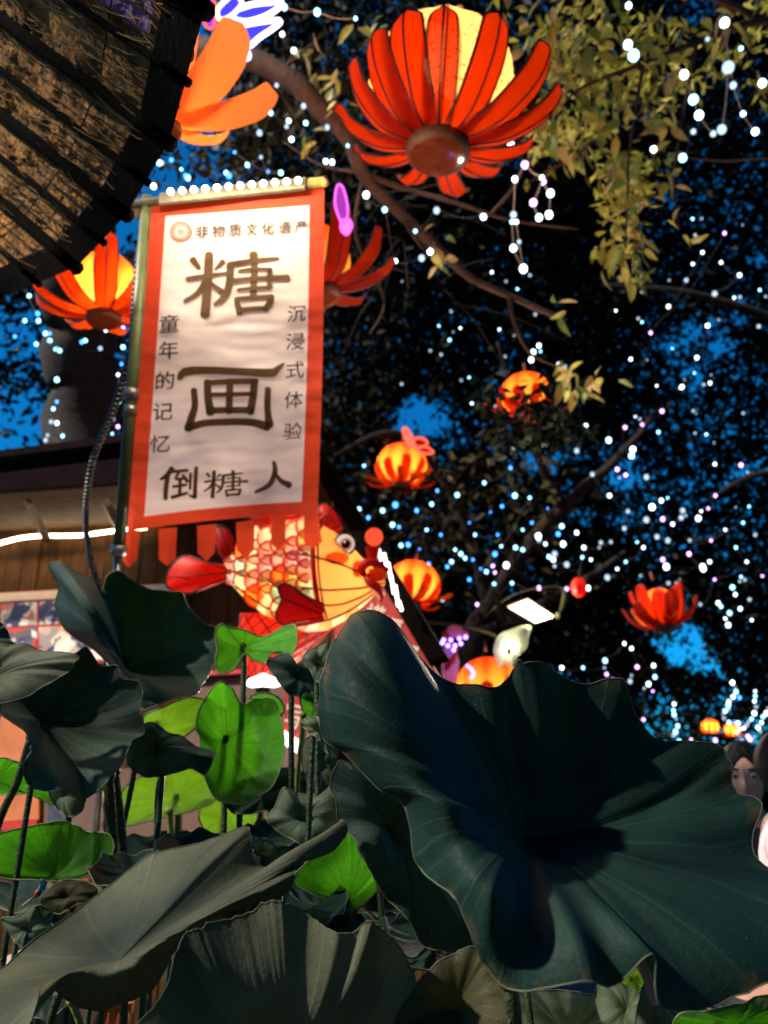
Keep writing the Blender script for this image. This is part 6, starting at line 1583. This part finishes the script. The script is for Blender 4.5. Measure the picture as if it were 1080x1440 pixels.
rgf = random.Random(3)
for lab, x0, x1, y0, y1 in (('fine sprinkle of tiny fairy lights in the upper right crown', 800, 1078, 290, 560), ('fine sprinkle of tiny fairy lights above the right hand lantern', 820, 1078, 570, 820), ('fine sprinkle of tiny fairy lights left of the sky gap in mid crown', 560, 800, 380, 640)):
    string(lab, [(rgf.uniform(x0, x1), rgf.uniform(y0, y1)) for _ in range(26)], 7.6, .0115, [W_, D_, C_, D_], link=False)
# ------------------------------------------------------------------ two people at the right edge
m_skin = mat('skin', (.55, .30, .22), .5, .06, 30)
m_hair = mat('black_hair', (.004, .0035, .004), .6, .4, 60, .4, 120, spec=.15)
m_shirt = mat('pale_pink_shirt', (.72, .56, .58), .85, .06, 12, .3, 40)
m_dark_top = mat('dark_top', (.03, .035, .05), .85, .2, 12, .3, 40)
m_trousers = mat('dark_trousers', (.02, .025, .04), .85, .2, 12)
m_lip = mat('lips', (.42, .1, .09), .4, .05)
m_eyew = mat('eye_ball', (.42, .38, .36), .2, .03)
def skin_mesh(nodes, edges, sub=2):
    me = bpy.data.meshes.new('skin'); me.from_pydata([n[0] for n in nodes], edges, [])
    o = bpy.data.objects.new('skin', me); COL.objects.link(o)
    md = o.modifiers.new('s', 'SKIN'); md.use_smooth_shade = True
    for v, n in zip(me.skin_vertices[0].data, nodes):
        r_ = n[1]; v.radius = (r_, r_) if not isinstance(r_, tuple) else r_
    me.skin_vertices[0].data[0].use_root = True
    o.modifiers.new('u', 'SUBSURF').levels = sub
    dg = bpy.context.evaluated_depsgraph_get(); dg.update()
    out = bpy.data.meshes.new_from_object(o.evaluated_get(dg))
    vv = [v.co.copy() for v in out.vertices]; ff = [tuple(p.vertices) for p in out.polygons]
    bpy.data.objects.remove(o)
    return vv, ff
def head_fn(u, v, female):
    """unit head, face towards -Y, chin down; returns local point"""
    a = 2 * math.pi * u; th = math.pi * v
    x, y, z = math.sin(th) * math.sin(a), -math.sin(th) * math.cos(a), math.cos(th)
    X, Y, Z = x * .076, y * .096, z * .118
    if z < 0: 
        k = -z; X *= 1 - .30 * k; Y = Y * (1 - .18 * k) - .012 * k
    face = max(0, -y)
    g = lambda cx, cz, sx, sz: math.exp(-((X - cx) / sx) ** 2 - ((Z - cz) / sz) ** 2)
    if y < 0:
        Y -= .020 * g(0, -.022, .011, .020) + .008 * g(0, .0, .007, .03)          # nose
        Y += .010 * (g(.031, .008, .016, .011) + g(-.031, .008, .016, .011))       # eye sockets
        Y -= .005 * g(0, -.062, .020, .007) + .006 * g(0, -.096, .022, .014)      # lips, chin
        Y -= .005 * (g(.04, -.02, .02, .02) + g(-.04, -.02, .02, .02))
        Y -= .004 * (g(.03, .028, .02, .008) + g(-.03, .028, .02, .008))
    return V(X, Y, Z)
def person(label, loc, yaw, h, female, top_m, hair_long):
    root = thing('person', loc, label, 'person')
    rotm = Matrix.Rotation(yaw, 3, 'Z')
    def T(p): return rotm @ Vector(p) * (h / 1.72) + Vector(loc)
    N = [((0, 0, .95), (.15, .11)), ((0, 0, 1.10), (.135, .10)), ((0, .01, 1.28), (.16, .11)), ((0, .02, 1.40), (.13, .085)), ((0, .015, 1.47), .055), ((0, 0, 1.55), .052)]
    E = [(0, 1), (1, 2), (2, 3), (3, 4), (4, 5)]
    for s_ in (-1, 1):
        b = len(N)
        N += [((s_ * .17, .02, 1.40), .062), ((s_ * .23, .04, 1.15), .045), ((s_ * .24, -.03, .93), .034), ((s_ * .23, -.06, .84), .03)]
        E += [(3, b), (b, b + 1), (b + 1, b + 2), (b + 2, b + 3)]
        for k, (dx, dz, r_) in enumerate(((-.03, -.10, .010), (-.01, -.115, .010), (.01, -.11, .010), (.028, -.095, .009))):
            c = len(N); N += [((s_ * .23 + dx * .6, -.075, .84 + dz * .5), r_), ((s_ * .23 + dx * .7, -.08, .84 + dz), r_ * .85)]; E += [(b + 3, c), (c, c + 1)]
        c = len(N); N += [((s_ * .20, -.085, .81), .011), ((s_ * .19, -.10, .77), .009)]; E += [(b + 3, c), (c, c + 1)]
        b = len(N)
        N += [((s_ * .09, 0, .88), .095), ((s_ * .10, -.01, .50), .06), ((s_ * .10, .02, .10), .042), ((s_ * .105, -.02, .035), .04), ((s_ * .11, -.15, .03), .033)]
        E += [(0, b), (b, b + 1), (b + 1, b + 2), (b + 2, b + 3), (b + 3, b + 4)]
    vv, ff = skin_mesh(N, E)
    mb = MB(); mb.v = vv; mb.f = ff; mb.m = [0] * len(ff)
    hc = V(0, -.015, 1.615)
    mb.grid(lambda u, v: hc + head_fn(u, .002 + .996 * v, female), 48, 40, True)
    for s_ in (-1, 1):                                                         # ears
        mb.ball(hc + V(s_ * .075, .012, -.012), (.012, .021, .033), 10, 8)
        mb.ball(hc + V(s_ * .080, .010, -.014), (.008, .012, .020), 8, 6)
    # one continuous body: fuse with a fine voxel remesh
    me = bpy.data.meshes.new('fuse'); me.from_pydata([tuple(p) for p in mb.v], [], mb.f); o = bpy.data.objects.new('fuse', me); COL.objects.link(o)
    md = o.modifiers.new('r', 'REMESH'); md.mode = 'VOXEL'; md.voxel_size = .0065; md.use_smooth_shade = True
    dg = bpy.context.evaluated_depsgraph_get(); dg.update(); out = bpy.data.meshes.new_from_object(o.evaluated_get(dg))
    body = MB(); body.v = [T(v.co) for v in out.vertices]; body.f = [tuple(p.vertices) for p in out.polygons]; body.m = [0] * len(body.f)
    bpy.data.objects.remove(o); body.build('body', m_skin, root)
    # shirt and trousers: looser skins over the body
    SN = [((0, 0, .90), (.175, .13)), ((0, 0, 1.10), (.16, .125)), ((0, .01, 1.28), (.18, .13)), ((0, .02, 1.405), (.14, .095)), ((0, .012, 1.455), (.072, .07))]; SE = [(0, 1), (1, 2), (2, 3), (3, 4)]
    TN = [((0, 0, .93), (.165, .125))]; TE = []
    for s_ in (-1, 1):
        b = len(SN); SN += [((s_ * .17, .02, 1.405), .078), ((s_ * .215, .035, 1.22), .068), ((s_ * .228, .04, 1.15), .066)]; SE += [(3, b), (b, b + 1), (b + 1, b + 2)]
        b = len(TN); TN += [((s_ * .095, 0, .84), .11), ((s_ * .10, -.01, .50), .08), ((s_ * .10, .02, .09), .065)]; TE += [(0, b), (b, b + 1), (b + 1, b + 2)]
    for nm, n_, e_, m_ in (('shirt', SN, SE, top_m), ('trousers', TN, TE, m_trousers)):
        v2, f2 = skin_mesh(n_, e_); q = MB(); q.v = [T(p + V(0, 0, 0) + Vector((0, 0, 0)) + Vector((noise.noise(p * 9), noise.noise(p * 9 + V(5, 0, 0)), 0)) * .008) for p in v2]; q.f = f2; q.m = [0] * len(f2); q.build(nm, m_, root)
    # hair cap
    def hair(u, v):
        a = 2 * math.pi * u; back = .5 - .5 * math.cos(a)                     # 0 in front, 1 behind
        vmax = lerp(.30, (.86 if not hair_long else .9), back ** .6)
        p = head_fn(u, .002 + vmax * v, female); k = 1.10 + .05 * noise.noise(V(u * 20, v * 4, h))
        return T(hc + V(p.x * k, p.y * k + .004, p.z * k + .008))
    q = MB(); q.grid(hair, 60, 24, True); q.build('hair', m_hair, root)
    if hair_long:
        def mane(u, v):
            a = lerp(-1.5, 1.5, u); z = lerp(.09, -.36, v)
            rr = .098 * (1 - .1 * v) + .006 * math.sin(u * 60) + .008 * noise.noise(V(u * 14, v * 3, 2))
            return T(hc + V(math.sin(a) * rr, .028 + math.cos(a) * rr * (.9 + .1 * v) * 1.05, z))
        q = MB(); q.grid(mane, 70, 20); q.build('long_hair', m_hair, root)
    for s_ in (-1, 1):
        q = MB(); q.ball(T(hc + V(s_ * .031, -.079, .008)), .0108, 12, 8); e = q.build('eye', m_eyew, root)
        q = MB(); q.ball(T(hc + V(s_ * .031, -.0885, .008)), (.006, .006, .006), 10, 6); q.build('iris', m_eye_black, e)
        q = MB(); q.tube([T(hc + V(s_ * (.016 + .01 * i), -.093 + .0035 * i, .029 + .004 * math.sin(i))) for i in range(4)], .003, 5); q.build('eyebrow', m_hair, root)
    q = MB(); q.tube([T(hc + V(x, -.103 + abs(x) * .35, -.062)) for x in np.linspace(-.022, .022, 9)], [.002, .004, .005, .0055, .005, .0055, .005, .004, .002], 6); q.build('lips', m_lip, root)
    return root
wp = P(1046, 1096, 2.7); mp_ = P(1106, 1082, 2.4)
hw, hm = wp.z / 1.615 * 1.72, mp_.z / 1.615 * 1.72
person('woman with long black hair looking left, half hidden by the huge leaf', V(wp.x, wp.y, 0), R(-22), hw, True, m_dark_top, True)
person('person with short black hair and pale pink shirt at the right edge', V(mp_.x, mp_.y, 0), R(66), hm, False, m_shirt, False)
